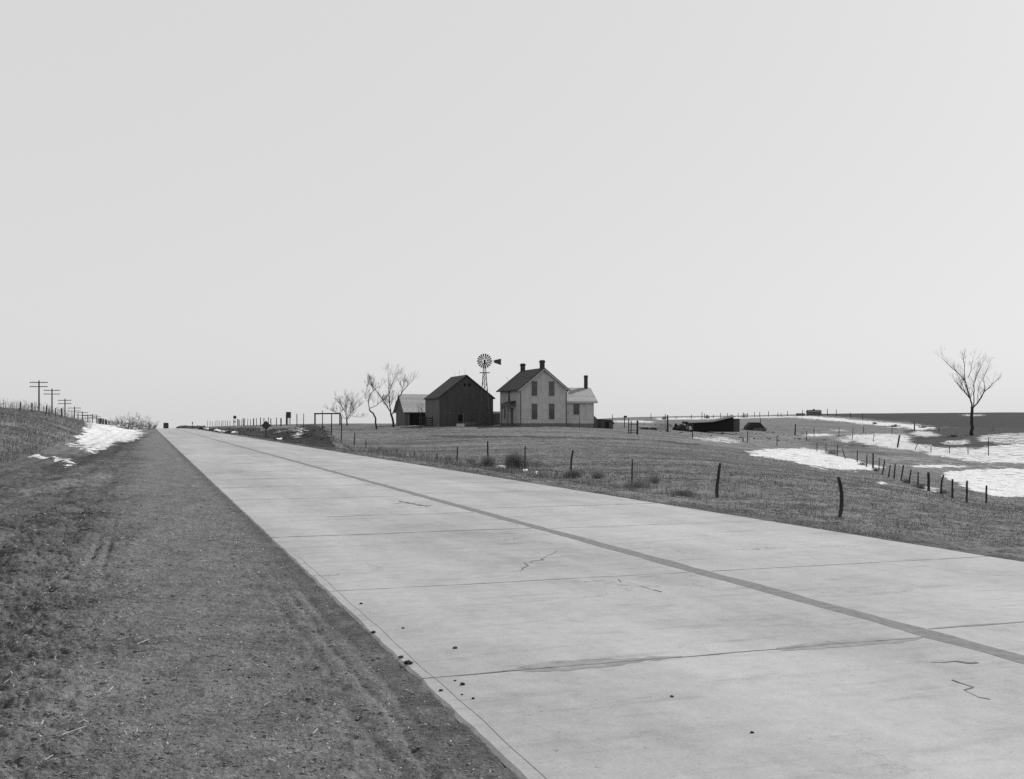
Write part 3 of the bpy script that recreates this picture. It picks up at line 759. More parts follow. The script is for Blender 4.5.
def farmhouse():
    root = empty('farmhouse', HB, 'white two storey farmhouse with dark gable roof and two brick chimneys', 'house', rz=YAW)
    W, L, He, Hr = 6.48, 8.77, 4.92, 7.5
    b = MB(); b.box(.03, W-.03, .03, L-.03, -1.2, .18); b.build('foundation', M['stone'], root)
    w = MB(); w.prism([(0, .18), (W, .18), (W, He), (W/2, Hr), (0, He)], 'y', 0, L); w.build('wall', M['siding'], root)
    rf = gable_roof(W, L, He+.03, Hr+.03, .48, .38, .13).build('roof', M['shingle'], root)
    # rake and corner boards
    rb = MB(); k = (Hr-He)/(W/2)
    for sg in (-1, 1):
        xe = W/2+sg*(W/2+.48)
        rb.prism([(W/2, Hr-.16), (W/2, Hr+.03), (xe, He+.03-k*.48), (xe, He-.16-k*.48)], 'y', -.36, -.30)
    rb.build('rake_board', M['trim'], root)
    cb = MB()
    for x in (-.02, W-.12):
        cb = MB(); cb.box(x, x+.14, -.025, .1, .18, He-.02); cb.build('corner_board', M['trim'], root)
    bd = MB(); bd.box(.14, W-.14, -.02, .0, 2.98, 3.04); bd.build('belt_board', M['siding'], root)
    for x in (1.50, 3.98):
        window(root, x, 0, 3.92, .82, 1.82, m_in=M['curtain'] if x > 3 else None)
        window(root, x, 0, .78, .82, 1.95)
    # left wall: upper window, door and hood
    window(root, 4.4, 0, 3.3, .75, 1.3, 'left')
    d = MB(); d.box(-.04, .02, 3.1, 4.05, .2, 2.3); dr = d.build('door', M['grey_wood'], root)
    kn = MB(); kn.lump((-.06, 3.2, 1.2), .03, .03, .03, 1); kn.build('door_knob', M['metal'], dr)
    window(root, 6.2, 0, .95, .75, 1.4, 'left')
    p = MB()
    p.add([(-1.25, 1.95, 2.72), (0.0, 1.95, 3.15), (0, 4.85, 3.15), (-1.25, 4.85, 2.72), (-1.25, 1.95, 2.82), (0, 1.95, 3.25), (0, 4.85, 3.25), (-1.25, 4.85, 2.82)],
          [(0, 3, 2, 1), (4, 5, 6, 7), (0, 1, 5, 4), (1, 2, 6, 5), (2, 3, 7, 6), (3, 0, 4, 7)])
    pr = p.build('porch_roof', M['shingle'], root)
    for y in (2.1, 4.7):
        q = MB(); q.box(-1.16, -1.05, y-.055, y+.055, -.3, 2.72); q.bar((-1.1, y, 2.0), (-.55, y, 2.72), .07); q.bar((-1.1, y, 2.55), (0, y, 2.62), .08)
        sg = 1 if y < 3 else -1; q.bar((-1.1, y+.05*sg, 2.0), (-1.1, y+.6*sg, 2.65), .07); q.build('porch_post', M['grey_wood'], root)
    st = MB(); st.box(-1.2, 0, 2.6, 4.4, -.6, .12); st.build('porch_step', M['stone'], root)
    g = MB(); g.tube([(-.35, -.1, He-.25), (-.15, -.1, He-.55), (-.06, -.08, He-.75), (-.06, -.08, .1)], .05)
    g.build('downspout', M['signback'], root)
    g = MB(); g.tube([(W+.35, -.1, He-.25), (W+.1, -.1, He-.5), (W+.04, -.08, He-.7), (W+.04, -.08, .1)], .05)
    g.build('downspout', M['signback'], root)
    for (y, top) in ((.55, Hr+1.2), (8.3, Hr+1.15)):
        c = MB(); c.box(W/2-.27, W/2+.27, y-.27, y+.27, Hr-.5, top-.32); c.box(W/2-.33, W/2+.33, y-.33, y+.33, top-.318, top-.1); c.box(W/2-.25, W/2+.25, y-.25, y+.25, top-.098, top)
        c.build('chimney', M['brick'], rf)
    lr = MB(); lr.tube([(.9, 6.5, 5.3), (.2, 6.6, 6.7)], .014, 4); lr.build('stay_rod', M['metal'], rf)
    # kitchen wing
    x0, x1, y0, y1 = W+.004, 10.9, .8, 5.0; ym = 2.9; e, r = 3.32, 4.98
    f = MB(); f.box(x0, x1-.03, y0+.03, y1, -1.2, .15); f.build('foundation', M['stone'], root)
    ww = MB(); ww.prism([(y0, .15), (y1, .15), (y1, e), (ym, r), (y0, e)], 'x', x0, x1); wo = ww.build('wing_wall', M['siding'], root)
    kk = (r-e)/(ym-y0); rr = MB()
    for sg in (-1, 1):
        ye = ym+sg*(ym-y0+.36); ze = e+.03-kk*.36
        rr.prism([(ym, r+.03), (ym, r+.14), (ye, ze+.11), (ye, ze)], 'x', x0, x1+.45)
    wr = rr.build('wing_roof', M['shingle_light'], root)
    fa = MB(); fa.box(x0, x1+.44, y0-.365, y0-.34, e-kk*.36-.10, e-kk*.36+.03); fa.build('fascia', M['trim'], root)
    c = MB(); c.box(10.43, 10.84, ym-.2, ym+.2, r-.4, 6.85); c.box(10.40, 10.87, ym-.23, ym+.23, 6.6, 6.75); c.build('chimney', M['brick'], wr)
    window(root, 7.87, y0, 1.42, .92, 1.3)
    cb = MB(); cb.box(x1-.1, x1+.02, y0-.025, y0+.1, .15, e-.3); cb.build('corner_board', M['trim'], root)
    # cellar lean-to behind the wing
    lt = MB(); lt.prism([(x1+.003, -1.2), (x1+.95, -1.2), (x1+.95, .75), (x1+.003, 1.6)], 'y', 1.6, 4.6)
    lt.build('cellar_entry', M['barn'], root)
farmhouse()

def shed_box():
    p = at_depth(607, 147)
    r = empty('low_shed', p+Vector((0, 0, -.05)), 'low dark board shed just right of the white house', 'shed', rz=YAW)
    w = MB(); w.prism([(-.95, -.5), (.95, -.5), (.95, .75), (.6, 1.2), (-.95, 1.3)], 'y', 0, 2.2); w.build('wall', M['barn'], r)
    f = MB()
    f.prism([(-1.1, 1.305), (-1.1, 1.38), (.62, 1.28), (1.12, .72), (1.06, .64), (.6, 1.205)], 'y', -.15, 2.35); f.build('roof', M['shingle'], r)
    d = MB(); d.box(-.3, .3, -.03, 0, -.1, 1.0); d.build('door', M['dark'], r)
shed_box()
def back_shed():
    p = at_depth(496, 152)
    r = empty('board_shed', Vector((p.x, p.y, .85)), 'small dark board shed in the gap between barn and white house', 'shed', rz=YAW)
    w = MB(); w.box(-1.6, 1.6, 0, 2.5, -.8, 1.65); w.build('wall', M['grey_wood'], r)
    f = MB(); f.prism([(-.15, 1.66), (2.65, 1.86), (2.65, 1.94), (-.15, 1.74)], 'x', -1.7, 1.7); f.build('roof', M['shingle'], r)
    c = MB(); c.tube([(-.35, 1.2, 1.7), (-.35, 1.2, 2.2)], .07); c.build('stovepipe', M['metal'], r)
back_shed()

def barn():
    B = PT(439, 424.6, 145)
    root = empty('barn', B, 'large dark gabled barn with two small loft windows', 'barn', rz=YAW)
    W, L, He, Hr = 7.87, 7.48, 3.75, 6.8
    w = MB(); w.prism([(0, -1.2), (W, -1.2), (W, He), (W/2, Hr), (0, He)], 'y', .004, L); wo = w.build('wall', M['barn'], root)
    s = MB(); s.box(-.03, -.003, .0, L, -1.2, He-.05); s.build('side_wall', M['barn_side'], root)
    rf = gable_roof(W, L, He+.03, Hr+.03, .25, .25, .12).build('roof', M['shingle'], root)
    for x in (3.5, 4.15):
        fr = MB(); fr.box(x-.04, x+.46, -.02, .003, 5.25, 5.8); f = fr.build('loft_window', M['barn_side'], root)
        g = MB(); g.box(x, x+.42, -.026, -.021, 5.3, 5.76); g.build('pane', M['dark'], f)
    d = MB(); d.box(2.75, 3.4, -.03, .003, .45, 1.35); d.build('door', M['dark'], root)
    p = MB(); p.box(3.45, 3.55, -.1, -.032, .1, 1.55); p.build('door_post', M['wood_pale'], root)
    tr = MB(); tr.box(-.02, .1, -.03, .0, -.4, He-.1); tr.build('corner_board', M['barn_side'], root)
    bs = MB()
    bs.box(.1, W, -.02, .0, 1.62, 1.68); bs.build('sill_board', M['barn_side'], root)
    for y in (5.8, 3.4, .6):
        q = MB(); q.tube([(W/2, y, Hr), (W/2, y, Hr+.95)], .012, 4); q.build('lightning_rod', M['metal'], rf)
    # trough and boards before the barn
    t = PT(460.5, 425.3, 141); tr = empty('water_trough', t, 'pale low trough on the ground before the barn door', 'trough', rz=YAW+.1)
    m = MB(); m.box(-.5, .5, -.2, .2, -.4, .10); m.box(-.5, -.45, -.2, .2, .10, .22); m.box(.45, .5, -.2, .2, .1, .22); m.box(-.45, .45, -.2, -.16, .10, .22); m.box(-.45, .45, .16, .2, .10, .22); m.build('basin', M['stoneslab'], tr)
    t = PT(470, 424.5, 142); o = empty('board_pile', t, 'pile of old planks leaning low against the barn front', 'boards', rz=YAW)
    rr = random.Random(3)
    for i in range(5):
        m = MB(); z = -.1+i*.09; m.bar((-.9+rr.uniform(-.2, .2), rr.uniform(-.2, .2), z), (.9+rr.uniform(-.2, .2), rr.uniform(-.2, .2), z+.02), .22, .05); m.build('plank', M['wood_pale'] if i % 2 else M['grey_wood'], o)
barn()
def side_shed():
    B = PT(405, 424.6, 156)
    root = empty('open_shed', B, 'lower shed with pale shingle roof and open front, left of the barn', 'shed', rz=YAW)
    W, L, e, r = 6.6, 6.0, 2.0, 4.5
    m = MB(); m.prism([(0, -1.2), (L, -1.2), (L, e), (L/2, r), (0, e)], 'x', 0, .12); m.build('end_wall', M['grey_wood'], root)
    m = MB(); m.box(0.12, W, L-.1, L, -1.2, e); m.box(W-.1, W, 0.1, L-.1, -1.2, e); m.build('back_wall', M['grey_wood'], root)
    m = MB(); k = (r-e)/(L/2)
    for sg in (-1, 1):
        ye = L/2+sg*(L/2+.3); ze = e+.02-k*.3
        m.prism([(L/2, r+.02), (L/2, r+.12), (ye, ze+.1), (ye, ze)], 'x', -.3, W+.1)
    m.build('roof', M['shingle_light'], root)
    m = MB(); m.box(.12, .7, 0, .1, -1.2, e); m.build('front_boards', M['grey_wood'], root)
    for x in (2.2, 4.2):
        m = MB(); m.box(x, x+.12, .02, .14, -1.2, e-.02); m.build('post', M['wood'], root)
    m = MB(); m.box(.7, W-.12, .12, .2, -1.2, .9); m.build('inner_shade_panel', M['dark'], root)  # near-black panel, shade inside the open front put into its colour
    q = PT(427, 425, 147); g = empty('plank_gate', q, 'plank cattle gate against the left side of the barn', 'gate', rz=YAW)
    for i in range(4):
        m = MB(); m.box(-1.1, .75, -.03, .03, -.1+i*.32, .06+i*.32); m.build('rail', M['wood'], g)
    m = MB()
    for x in (-1.1, -.2, .72): m.box(x, x+.12, .032, .12, -.6, 1.2)
    m.build('gate_post', M['wood'], g)
side_shed()

def windmill():
    d = 141.5; B = PT(484.6, 424.8, d); root = empty('windmill', B, 'steel farm windmill on lattice tower in front of the barn', 'windmill')
    hub = (424.8-361.2)/F*d
    hb, ht, top = .82, .09, hub-.35
    def hw(z): return hb+(ht-hb)*z/top
    for sx in (-1, 1):
        for sy in (-1, 1):
            m = MB(); m.bar((sx*hb, sy*hb, -.6), (sx*ht, sy*ht, top), .09); m.build('tower_leg', M['metal'], root)
    m = MB(); zs = [0, 1.3, 2.5, 3.6, 4.6, 5.5, 6.3, 7.0]
    for a, b in zip(zs, zs[1:]):
        wa, wb = hw(a), hw(b)
        c = [(-1, -1), (1, -1), (1, 1), (-1, 1)]
        for i in range(4):
            p, q = c[i], c[(i+1) % 4]
            m.bar((p[0]*wb, p[1]*wb, b), (q[0]*wb, q[1]*wb, b), .06)
            m.bar((p[0]*wa, p[1]*wa, a), (q[0]*wb, q[1]*wb, b), .045)
            m.bar((q[0]*wa, q[1]*wa, a), (p[0]*wb, p[1]*wb, b), .045)
    m.build('tower_bracing', M['metal'], root)
    m = MB(); zp = (424.8-373)/F*d; m.box(-.68, .68, -.45, .45, zp, zp+.08); m.build('platform', M['metal'], root)
    m = MB(); m.tube([(0, 0, -.3), (0, 0, hub-.2)], .03); m.build('pump_rod', M['metal'], root)
    m = MB(); m.box(-.13, .13, -.3, .22, hub-.32, hub+.2); m.tube([(0, -.45, hub), (0, .1, hub)], .07, 8); gb = m.build('gearbox', M['metal'], root)
    wh = MB(); R0, R1 = .30, 1.0
    for i in range(18):
        a = 2*math.pi*i/18; da = 2*math.pi/18*.31
        pts = []
        for (r_, k) in ((R0, .9), (R1, 1.0)):
            for sg in (-1, 1):
                aa = a+sg*da*k; pts.append((r_*math.cos(aa), -.5+sg*.05*(r_/R1), hub+r_*math.sin(aa)))
        pts += [(p[0], p[1]+.012, p[2]) for p in pts]
        wh.add(pts, [(0, 1, 3, 2), (4, 6, 7, 5), (0, 2, 6, 4), (1, 5, 7, 3), (2, 3, 7, 6), (0, 4, 5, 1)])
    wh.build('wheel_blades', M['metal'], root)
    rg = MB()
    for r_ in (.34, .82):
        pts = [(r_*math.cos(2*math.pi*i/36), -.46, hub+r_*math.sin(2*math.pi*i/36)) for i in range(37)]
        rg.tube(pts, .014, 4)
    for i in range(6):
        a = 2*math.pi*i/6+.17; rg.bar((0, -.46, hub), (.82*math.cos(a), -.46, hub+.82*math.sin(a)), .03)
    rg.build('wheel_rim', M['metal'], root)
    tv = MB(); tv.prism([(1.27, hub-.2), (1.27, hub+.15), (2.22, hub+.36), (2.22, hub-.53), ], 'y', .1, .12); tv.build('tail_vane', M['metal'], root)
    tb = MB(); tb.bar((.1, .11, hub+.02), (1.3, .11, hub+.05), .035); tb.bar((.1, .11, hub-.15), (1.3, .11, hub-.1), .03); tb.build('tail_boom', M['metal'], root)
windmill()

# ------------------------------------------------------------------ posts, fences
def post_mesh(h, r, lean=(0, 0), bend=0, seed=0, sink=.5, n=7):
    q = random.Random(seed); m = MB(); k = 7; P = []; Rr = []
    for i in range(k+1):
        z = -sink+(h+sink)*i/k; f = max(0, z)/h
        P.append((lean[0]*f+bend*math.sin(f*math.pi)*(1 if z > 0 else 0)+q.uniform(-.01, .01), lean[1]*f+q.uniform(-.006, .006), z)); Rr.append(r*(1.12-.2*f)*q.uniform(.92, 1.1))
    m.tube(P, Rr, n); return m
def fence(name, label, posts, wire=True, mt='wood', sag=.0, wr=.003):
    """posts: (u, v base, v top, lean px, depth or None, radius, bend)"""
    pts = []
    for p in posts:
        u, vb, vt = p[:3]; lean = p[3] if len(p) > 3 else 0; dd = p[4] if len(p) > 4 else None
        rad = p[5] if len(p) > 5 else None; bend = p[6] if len(p) > 6 else 0
        g = at_depth(u, dd) if dd else place(u, vb)
        d = g.y; ztop = EYE-(vt-HV)/F*d; h = max(ztop-g.z, .35)
        pts.append((g, h, lean*d/F, rad, bend))
    root = empty(name, pts[0][0], label, 'fence')
    o0 = pts[0][0]
    for i, (g, h, ln, rad, bend) in enumerate(pts):
        m = post_mesh(h, rad or max(.055, g.y*.00030), (ln, random.uniform(-.04, .04)), bend, i+len(label))
        m.build('post', M[mt], root, smooth=True, loc=g-o0)
    if wire:
        w = MB()
        for a, b in zip(pts, pts[1:]):
            if (a[0]-b[0]).length > 30: continue
            for fz in (.88, .5):
                pa = a[0]-o0+Vector((a[2]*fz, -.06, a[1]*fz)); pb = b[0]-o0+Vector((b[2]*fz, -.06, b[1]*fz))
                mid = (pa+pb)/2-Vector((0, 0, .04)); w.tube([pa, mid, pb], wr, 3, False)
        w.build('wire', M['metal'], root)
    return root
# roadside fence: crooked near posts then smaller ones towards the farm
fence('roadside_fence', 'sparse roadside fence of crooked dark posts in the near pasture', [
    (840, 514, 477, -2, 30.0, .052, .085), (717, 499, 463, 3.5, 36.5, .055, -.035), (632, 481, 459, 0.5, 43, .032), (571, 468, 450, 2, 49, .045, -.04),
    (525, 460, 445.5, .3, 55, .035), (488, 457, 441.3, -.3, 61, .05), (457, 457, 446.5, .7, 67, .045), (437, 459, 454.5, .3, 72, .04),
    (414.6, 458, 454.5, 0, 78, .04), (397, 455, 450.5, .2, 84, .04), (380, 452, 446.5, .2, 90, .04), (366, 450, 441, .2, 95.5, .05), (354, 449, 432.4, .8, 101, .055), (341.5, 439, 416.5, 0, 107, .055)], wr=.002)
fence('farmyard_fence', 'short fence of tall posts beside the earth bank and plank frame', [(331.6, 429, 414, 0, 122, .06), (322.5, 424, 410.5, 0, 135, .055), (303.5, 425, 413.5, .2, 140, .05), (297, 425, 414, -.2, 146, .06),
    (281, 425.5, 418, 0, 150, .1), (276.5, 425.5, 417.5, 0, 156, .06)], wire=False)
L = [271, 268.5, 264.0, 260.5, 256.5, 253.6, 250.6, 247.5, 244.5, 243.3, 241.3, 239.2, 237.7, 233.2, 230, 227.6, 225.2, 223, 221.5, 219.2, 217, 215, 212.5, 210, 207.5]
lf = []
for i, u in enumerate(L):
    d = 150+i*6.0; lf.append((u, 425.6+i*.06, 417.4+random.uniform(-.8, .9)+i*.16, random.uniform(-.3, .3), d, random.choice([.055, .07, .05, .1]) if i < 14 else .06))
fence('distant_roadside_fence', 'long row of small dark posts running away beyond the diamond sign', lf, wire=False)
# pasture fence crossing the snow basin
fence('basin_fence', 'leaning post fence crossing the pasture along the edge of the snow', [(986.3, 503.6, 485.5), (966.8, 503, 480.5), (952.5, 499, 479), (941.5, 494.7, 475, 2, None, .055, -.07), (928.7, 491, 472.3, 0, None, .085),
    (918, 486, 472, .6), (909, 483.8, 469.5, 2.2), (901, 481, 464.8, 2.6), (894, 478.5, 464, 1.4), (888.5, 477.5, 465, 1.8), (882.5, 474.3, 460, 2.2), (879, 470.5, 458, .6, None, .04), (873, 469, 453, .3, None, .075), (866.7, 467, 454.5, .5), (857.2, 462.5, 449.8, .2), (845.5, 459, 449, -3.2), (837.3, 455.8, 445, .2), (826, 453, 443.8), (817, 452, 442.7)], wr=.002)
fence('middle_pasture_fence', 'thin post fence across the middle pasture with one dark leaning post', [(988.5, 456, 437), (968, 454.5, 446), (949.5, 453.5, 445.3), (931, 452.3, 446), (915, 450.3, 443.6, 2.4), (897.5, 448, 435, 2, None, .13), (873, 442, 433.5, 1), (852, 440, 428, 1.2), (839, 436.5, 427), (814, 437, 427.3), (806.5, 441, 431), (795, 435.5, 424, .6, None, .14)], wr=.0025)
fence('upper_field_fence', 'fence of tiny posts along the far snow strip', [(914.5, 430.5, 422, 0, None, .16), (892, 433.5, 424.8), (939, 431.5, 427), (863.5, 433, 426.5), (862.5, 420.5, 413.2), (850.3, 418, 412.5), (836.3, 416.3, 409.5), (827.5, 416, 408.8), (802.5, 416.2, 410)], wire=False, mt='wood')
sk = [(651, 419.2, 413.5), (665.3, 419, 413.8), (676, 419, 415.8), (691.5, 418.8, 414.5), (702, 418.6, 411.8), (704.5, 418.5, 413.5), (706.5, 418.5, 414.8), (713.5, 418.3, 414.8), (720.5, 418.2, 412.8), (727.5, 418, 413), (738.2, 417.8, 413.2), (743.4, 417.6, 412.4), (747.5, 417.5, 413), (754.5, 417.4, 412.2), (759.8, 417.3, 412), (768.5, 417, 411.3), (778, 416.8, 412.4), (781, 416.8, 413), (787.5, 416.5, 411), (612.5, 421, 414.5)]
fence('skyline_fence', 'row of tiny posts on the skyline beyond the low shed', sk, wire=False)
fence('yard_fence', 'scattered posts in the yard near the low slant-roofed shed', [(667.6, 432, 415, 0, None, .14), (692.5, 438.5, 424.5, 0, None, .06), (665.2, 429, 414, 0, None, .04), (747.5, 442.5, 432, 0, None, .06), (777, 446, 436, 0, None, .06), (743, 442, 437.2, 0, None, .08), (760.5, 425, 418.3)], wire=False)
def frame_pen():
    a = place(628.5, 433.8); d = a.y; k = d/F
    r = empty('stock_pen', a, 'square open rail frame standing right of the white house', 'gate')
    for (x, y, h, n) in ((0, 0, 14.5*k, 'post'), (8.3*k, 0, 13.5*k, 'post'), (1.2*k+.3, 1.2, 13*k, 'post'), (8*k+.3, 1.2, 13*k, 'post')):
        m = MB(); m.bar((x, y, -.4), (x+.03, y, h), .11); m.build(n, M['wood'], r)
    for z in (1.2*k, 3.4*k, 9.0*k):
        m = MB(); m.bar((0, -.07, z), (8.3*k, -.07, z+.03), .07); m.build('rail', M['wood'], r)
        m = MB(); m.bar((0, .02, z), (.4, 1.2, z), .06); m.build('rail', M['wood'], r)
frame_pen()
def post_box():
    a = place(624.5, 427.5); k = a.y/F
    r = empty('bird_house', a, 'dark post with a small flat box on top right of the house', 'post box')
    m = MB(); m.bar((0, 0, -.4), (0, 0, 10.2*k), .13); m.build('post', M['wood'], r)
    m = MB(); m.box(-.1, .38, -.2, .2, 9.6*k+.08, 9.6*k+.3); m.box(-.16, .44, -.26, .26, 9.6*k+.302, 9.6*k+.35); m.build('box', M['wood'], r)
post_box()
def goal_frame():
    a = at_depth(315, 172); k = 172/F; zt = EYE-(414-HV)*k-a.z
    r = empty('gantry', a, 'long open timber frame like a goal beside the round bare bush', 'frame')
    for x in (0, 25*k):
        m = MB(); m.bar((x, 0, -.5), (x, 0, zt), .22); m.build('upright', M['wood'], r)
    m = MB(); m.bar((-.15, 0, zt+.05), (25*k+.1, 0, zt+.08), .18, .22); m.build('crossbar', M['wood'], r)
    m = MB(); m.bar((25*k, -.1, zt), (25*k+.45, -.1, zt-.8), .09); m.build('brace', M['wood'], r)
goal_frame()

# ------------------------------------------------------------------ signs on the right verge
def signs():
    d = 89; a = at_depth(266, d); zc = EYE-(425.4-HV)/F*d-a.z; q = .41
    r = empty('diamond_sign', a, 'dark diamond road sign low on the right verge', 'road sign', rz=.25)
    m = MB(); m.prism([(0, zc-q), (q, zc), (0, zc+q), (-q, zc)], 'y', -.02, .0); m.build('sign_plate', M['signback'], r)
    m = MB(); m.bar((0, .05, -.6), (0, .05, zc+.3), .08); m.build('post', M['wood'], r)
    d = 190; a = at_depth(234.8, d); zc = EYE-(417.2-HV)/F*d-a.z
    r = empty('round_sign', a, 'black round road sign on a pale post far down the road', 'road sign', rz=.2)
    m = MB(); m.tube([(0, -.03, zc), (0, 0, zc)], .30, 20); m.build('sign_disc', M['signback'], r)
    m = MB(); m.bar((0, .04, -.5), (0, .04, zc), .09); m.build('post', M['wood_pale'], r)
    m = MB(); m.box(-.17, .17, -.03, 0, zc-.95, zc-.72); m.build('small_plate', M['metal_light'], r)
    d = 165; a = at_depth(288.5, d); k = d/F; zt = EYE-(412.3-HV)*k-a.z
    r = empty('board_sign', a, 'square dark board on legs standing above the earth bank', 'sign')
    m = MB(); m.box(-.38, .38, -.04, .04, zt-.9, zt); m.build('board', M['signback'], r)
    m = MB(); m.box(-.42, .42, -.1, .1, zt+.002, zt+.06); m.build('cap', M['metal_light'], r)
    m = MB(); m.bar((-.28, .07, -.5), (-.28, .07, zt-.3), .26); m.build('leg', M['wood'], r)
    m = MB(); m.bar((.08, .06, -.5), (.08, .06, zt-.85), .08); m.build('leg', M['wood_pale'], r)
    m = MB(); m.bar((.27, .06, -.5), (.27, .06, zt-.85), .08); m.build('leg', M['wood_pale'], r)
    d = 330; a = at_depth(192.5, d); zt = EYE-(422.4-HV)/F*d-a.z
    r = empty('small_sign', a, 'tiny sign on a thin post near the road crest', 'road sign')
    m = MB(); m.bar((0, 0, -.5), (0, 0, zt), .12); m.build('post', M['wood'], r)
    m = MB(); m.box(-.2, .2, -.1, -.07, zt-.35, zt+.1); m.build('sign_plate', M['signback'], r)
    d = 300; a = at_depth(155.8, d); zt = EYE-(425.4-HV)/F*d-a.z
    r = empty('mailbox', a, 'small dark mailbox left of the road before the crest', 'mailbox')
    m = MB(); m.bar((0, 0, -.8), (0, 0, zt-.2), .1); m.build('post', M['wood'], r)
    m = MB(); m.box(-.28, .28, -.25, .25, zt-.28, zt); m.build('box', M['signback'], r)
signs()

# ------------------------------------------------------------------ utility poles
def poles():
    proto = None
    spec = [(39, 380.5, 178), (52, 388.6, 200), (65, 398.8, 225), (74.5, 406.6, 250), (82.4, 411.3, 275), (87.7, 414.5, 300), (92.6, 414, 325), (96.5, 415.5, 350), (100.2, 418, 376), (103.3, 419, 402), (106, 420, 428)]
    names = ['utility pole cut by the left side, highest of the row', 'second utility pole of the row, beside the tall weeds', 'third utility pole, rising from the grassy bank crest', 'fourth utility pole, right of the bank crest', 'fifth utility pole, over the start of the snow', 'sixth utility pole, seventh from the smallest',
             'seventh utility pole above the snowy bank', 'eighth utility pole above the snowy bank', 'ninth utility pole, small above the snow', 'tenth utility pole, second smallest of the row', 'smallest and farthest utility pole of the row']
    names[5] = 'sixth utility pole, where the snow bank meets the sky'
    Hh = 9.0
    for i, (u, vt, d) in enumerate(spec):
        x = (u-U0)/F*d; zt = EYE-(vt-HV)/F*d
        if proto is None:
            root = empty('utility_pole', (x, d, zt-Hh)); m = MB(); m.tube([(0, 0, -1.5), (0, 0, Hh)], [.17, .11], 8); m.build('pole', M['wood'], root)
            for z in (Hh-.35, Hh-1.05):
                m = MB(); m.box(-1.5, 1.5, -.17, -.05, z-.06, z+.06); a = m.build('crossarm', M['wood'], root)
                m = MB()
                for xx in (-1.4, -1.0, -.6, .6, 1.0, 1.4): m.tube([(xx, -.11, z+.06), (xx, -.11, z+.2)], .035, 5)
                m.build('insulators', M['metal_light'], a)
            proto = root
        else:
            root = proto.copy(); COL.objects.link(root); root.location = (x, d, zt-Hh)
            for ch in list(proto.children):
                c = ch.copy(); COL.objects.link(c); c.parent = root
                for gch in ch.children:
                    g2 = gch.copy(); COL.objects.link(g2); g2.parent = c
        root.rotation_euler = (0, 0, .12*math.sin(i*2.3))
        tag(root, names[i], 'utility pole', 'utility poles along the railroad left of the highway')
poles()
lp = []
for i in range(22):
    u = 98+i*1.45; lp.append((u, 425, 417.8+i*.3+random.uniform(-.6, .6), random.uniform(-.3, .3), 140+i*4, .07))
fence('bank_top_fence', 'row of small posts along the top of the snowy left bank', lp, wire=False)
fence('weedy_bank_fence', 'rough posts standing in tall weeds on the left bank', [(46, 413, 405.5, 1, 100, .07), (55.6, 415, 408, 0, 104, .045), (61.5, 416, 408, .3, 108, .07), (49, 413, 408.5, 0, 98, .05), (32, 412, 403, 0, 98, .06), (20, 411, 402, .5, 98, .06), (78, 420, 413, 0, 125, .05)], wire=False)

# ------------------------------------------------------------------ weeds and bushes
def weed(name, base, w, h, n, mt, seed, label, cat, group=None, lean=.5, th=.006, curl=.3):
    q = random.Random(seed); m = MB()
    cl = [(q.uniform(-.5, .5)*w, q.uniform(-.5, .5)*w, q.uniform(.45, 1.0)) for _ in range(5)]+[(0, 0, 1.05)]
    for i in range(n):
        cx, cy_, ch = q.choice(cl)
        a = q.uniform(0, 6.28); rr = w*q.random()**.7*.28; x, y = cx+rr*math.cos(a), cy_+rr*math.sin(a)
        hh = h*ch*q.uniform(.3, 1.1); ox = math.cos(a)*w*lean*q.random(); oy = math.sin(a)*w*lean*q.random()
        p0 = Vector((x, y, -.05)); p2 = Vector((x+ox, y+oy, hh)); p1 = (p0+p2)/2+Vector((q.uniform(-1, 1), q.uniform(-1, 1), 0))*h*curl*.25+Vector((0, 0, h*.1))
        m.tube([p0, p1, p2], [th, th*.8, th*.4], 3, False)
        for _ in range(4):
            f = q.uniform(.2, 1); b = p1.lerp(p2, f); m.tube([b, b+Vector((q.uniform(-1, 1), q.uniform(-1, 1), q.uniform(.0, .9)))*h*.22], [th*.6, th*.3], 3, False)
    o = m.build(name, mt, loc=base); return tag(o, label, cat, group)
WD = [ (517, 469, 15, 17, 190, 'tallest dark round weed clump by the roadside fence', .011), (486, 467, 12, 11, 120, 'dark weed clump left of the tallest one along the fence', .010),
 (470, 464, 8, 6, 70, 'small low weed clump near the road left of the pair of dark clumps', .010), (447, 461, 9, 5, 70, 'leftmost small weed clump along the road verge', .010),
 (535, 467, 12, 9, 70, 'thin pale weed clump just right of the tallest clump', .006), (573, 478, 14, 9, 130, 'squat dark weed clump under the slanting fence post', .009),
 (598, 479, 10, 9, 80, 'upright weed tuft right of the squat dark clump', .007), (637, 488, 18, 8, 140, 'low wide weed clump at the thin fence stake', .007),
 (653, 483, 9, 9, 60, 'faint weed tuft behind the low wide clump', .006), (686, 496, 18, 7, 120, 'low dark weed mat left of the bent fence post', .007),
 (862, 466, 7, 5, 60, 'small round bush beside the snow at the basin fence', .012), (876, 471, 6, 4, 50, 'small dark tuft between leaning fence posts on the snow', .012),
 (906, 483, 6, 5, 50, 'dark tuft under the leaning posts of the basin fence', .010), (921, 488.5, 12, 6, 90, 'wider dark tuft left of the thick basin fence post', .010), (944, 494, 7, 5, 50, 'tuft at the foot of the bent basin fence post', .009),
 (832, 455, 12, 6, 80, 'dark brush lying where the basin fence meets the snow', .013)]
for i, (u, v, w, h, n, lb, th) in enumerate(WD):
    p = place(u, v); k = p.y/F
    weed('weed_clump', p, w*k*.9, h*k, n*3, M['weed'], 50+i, lb, 'weeds', 'weed clumps along the fences', th=th*.4, curl=.9, lean=.42)
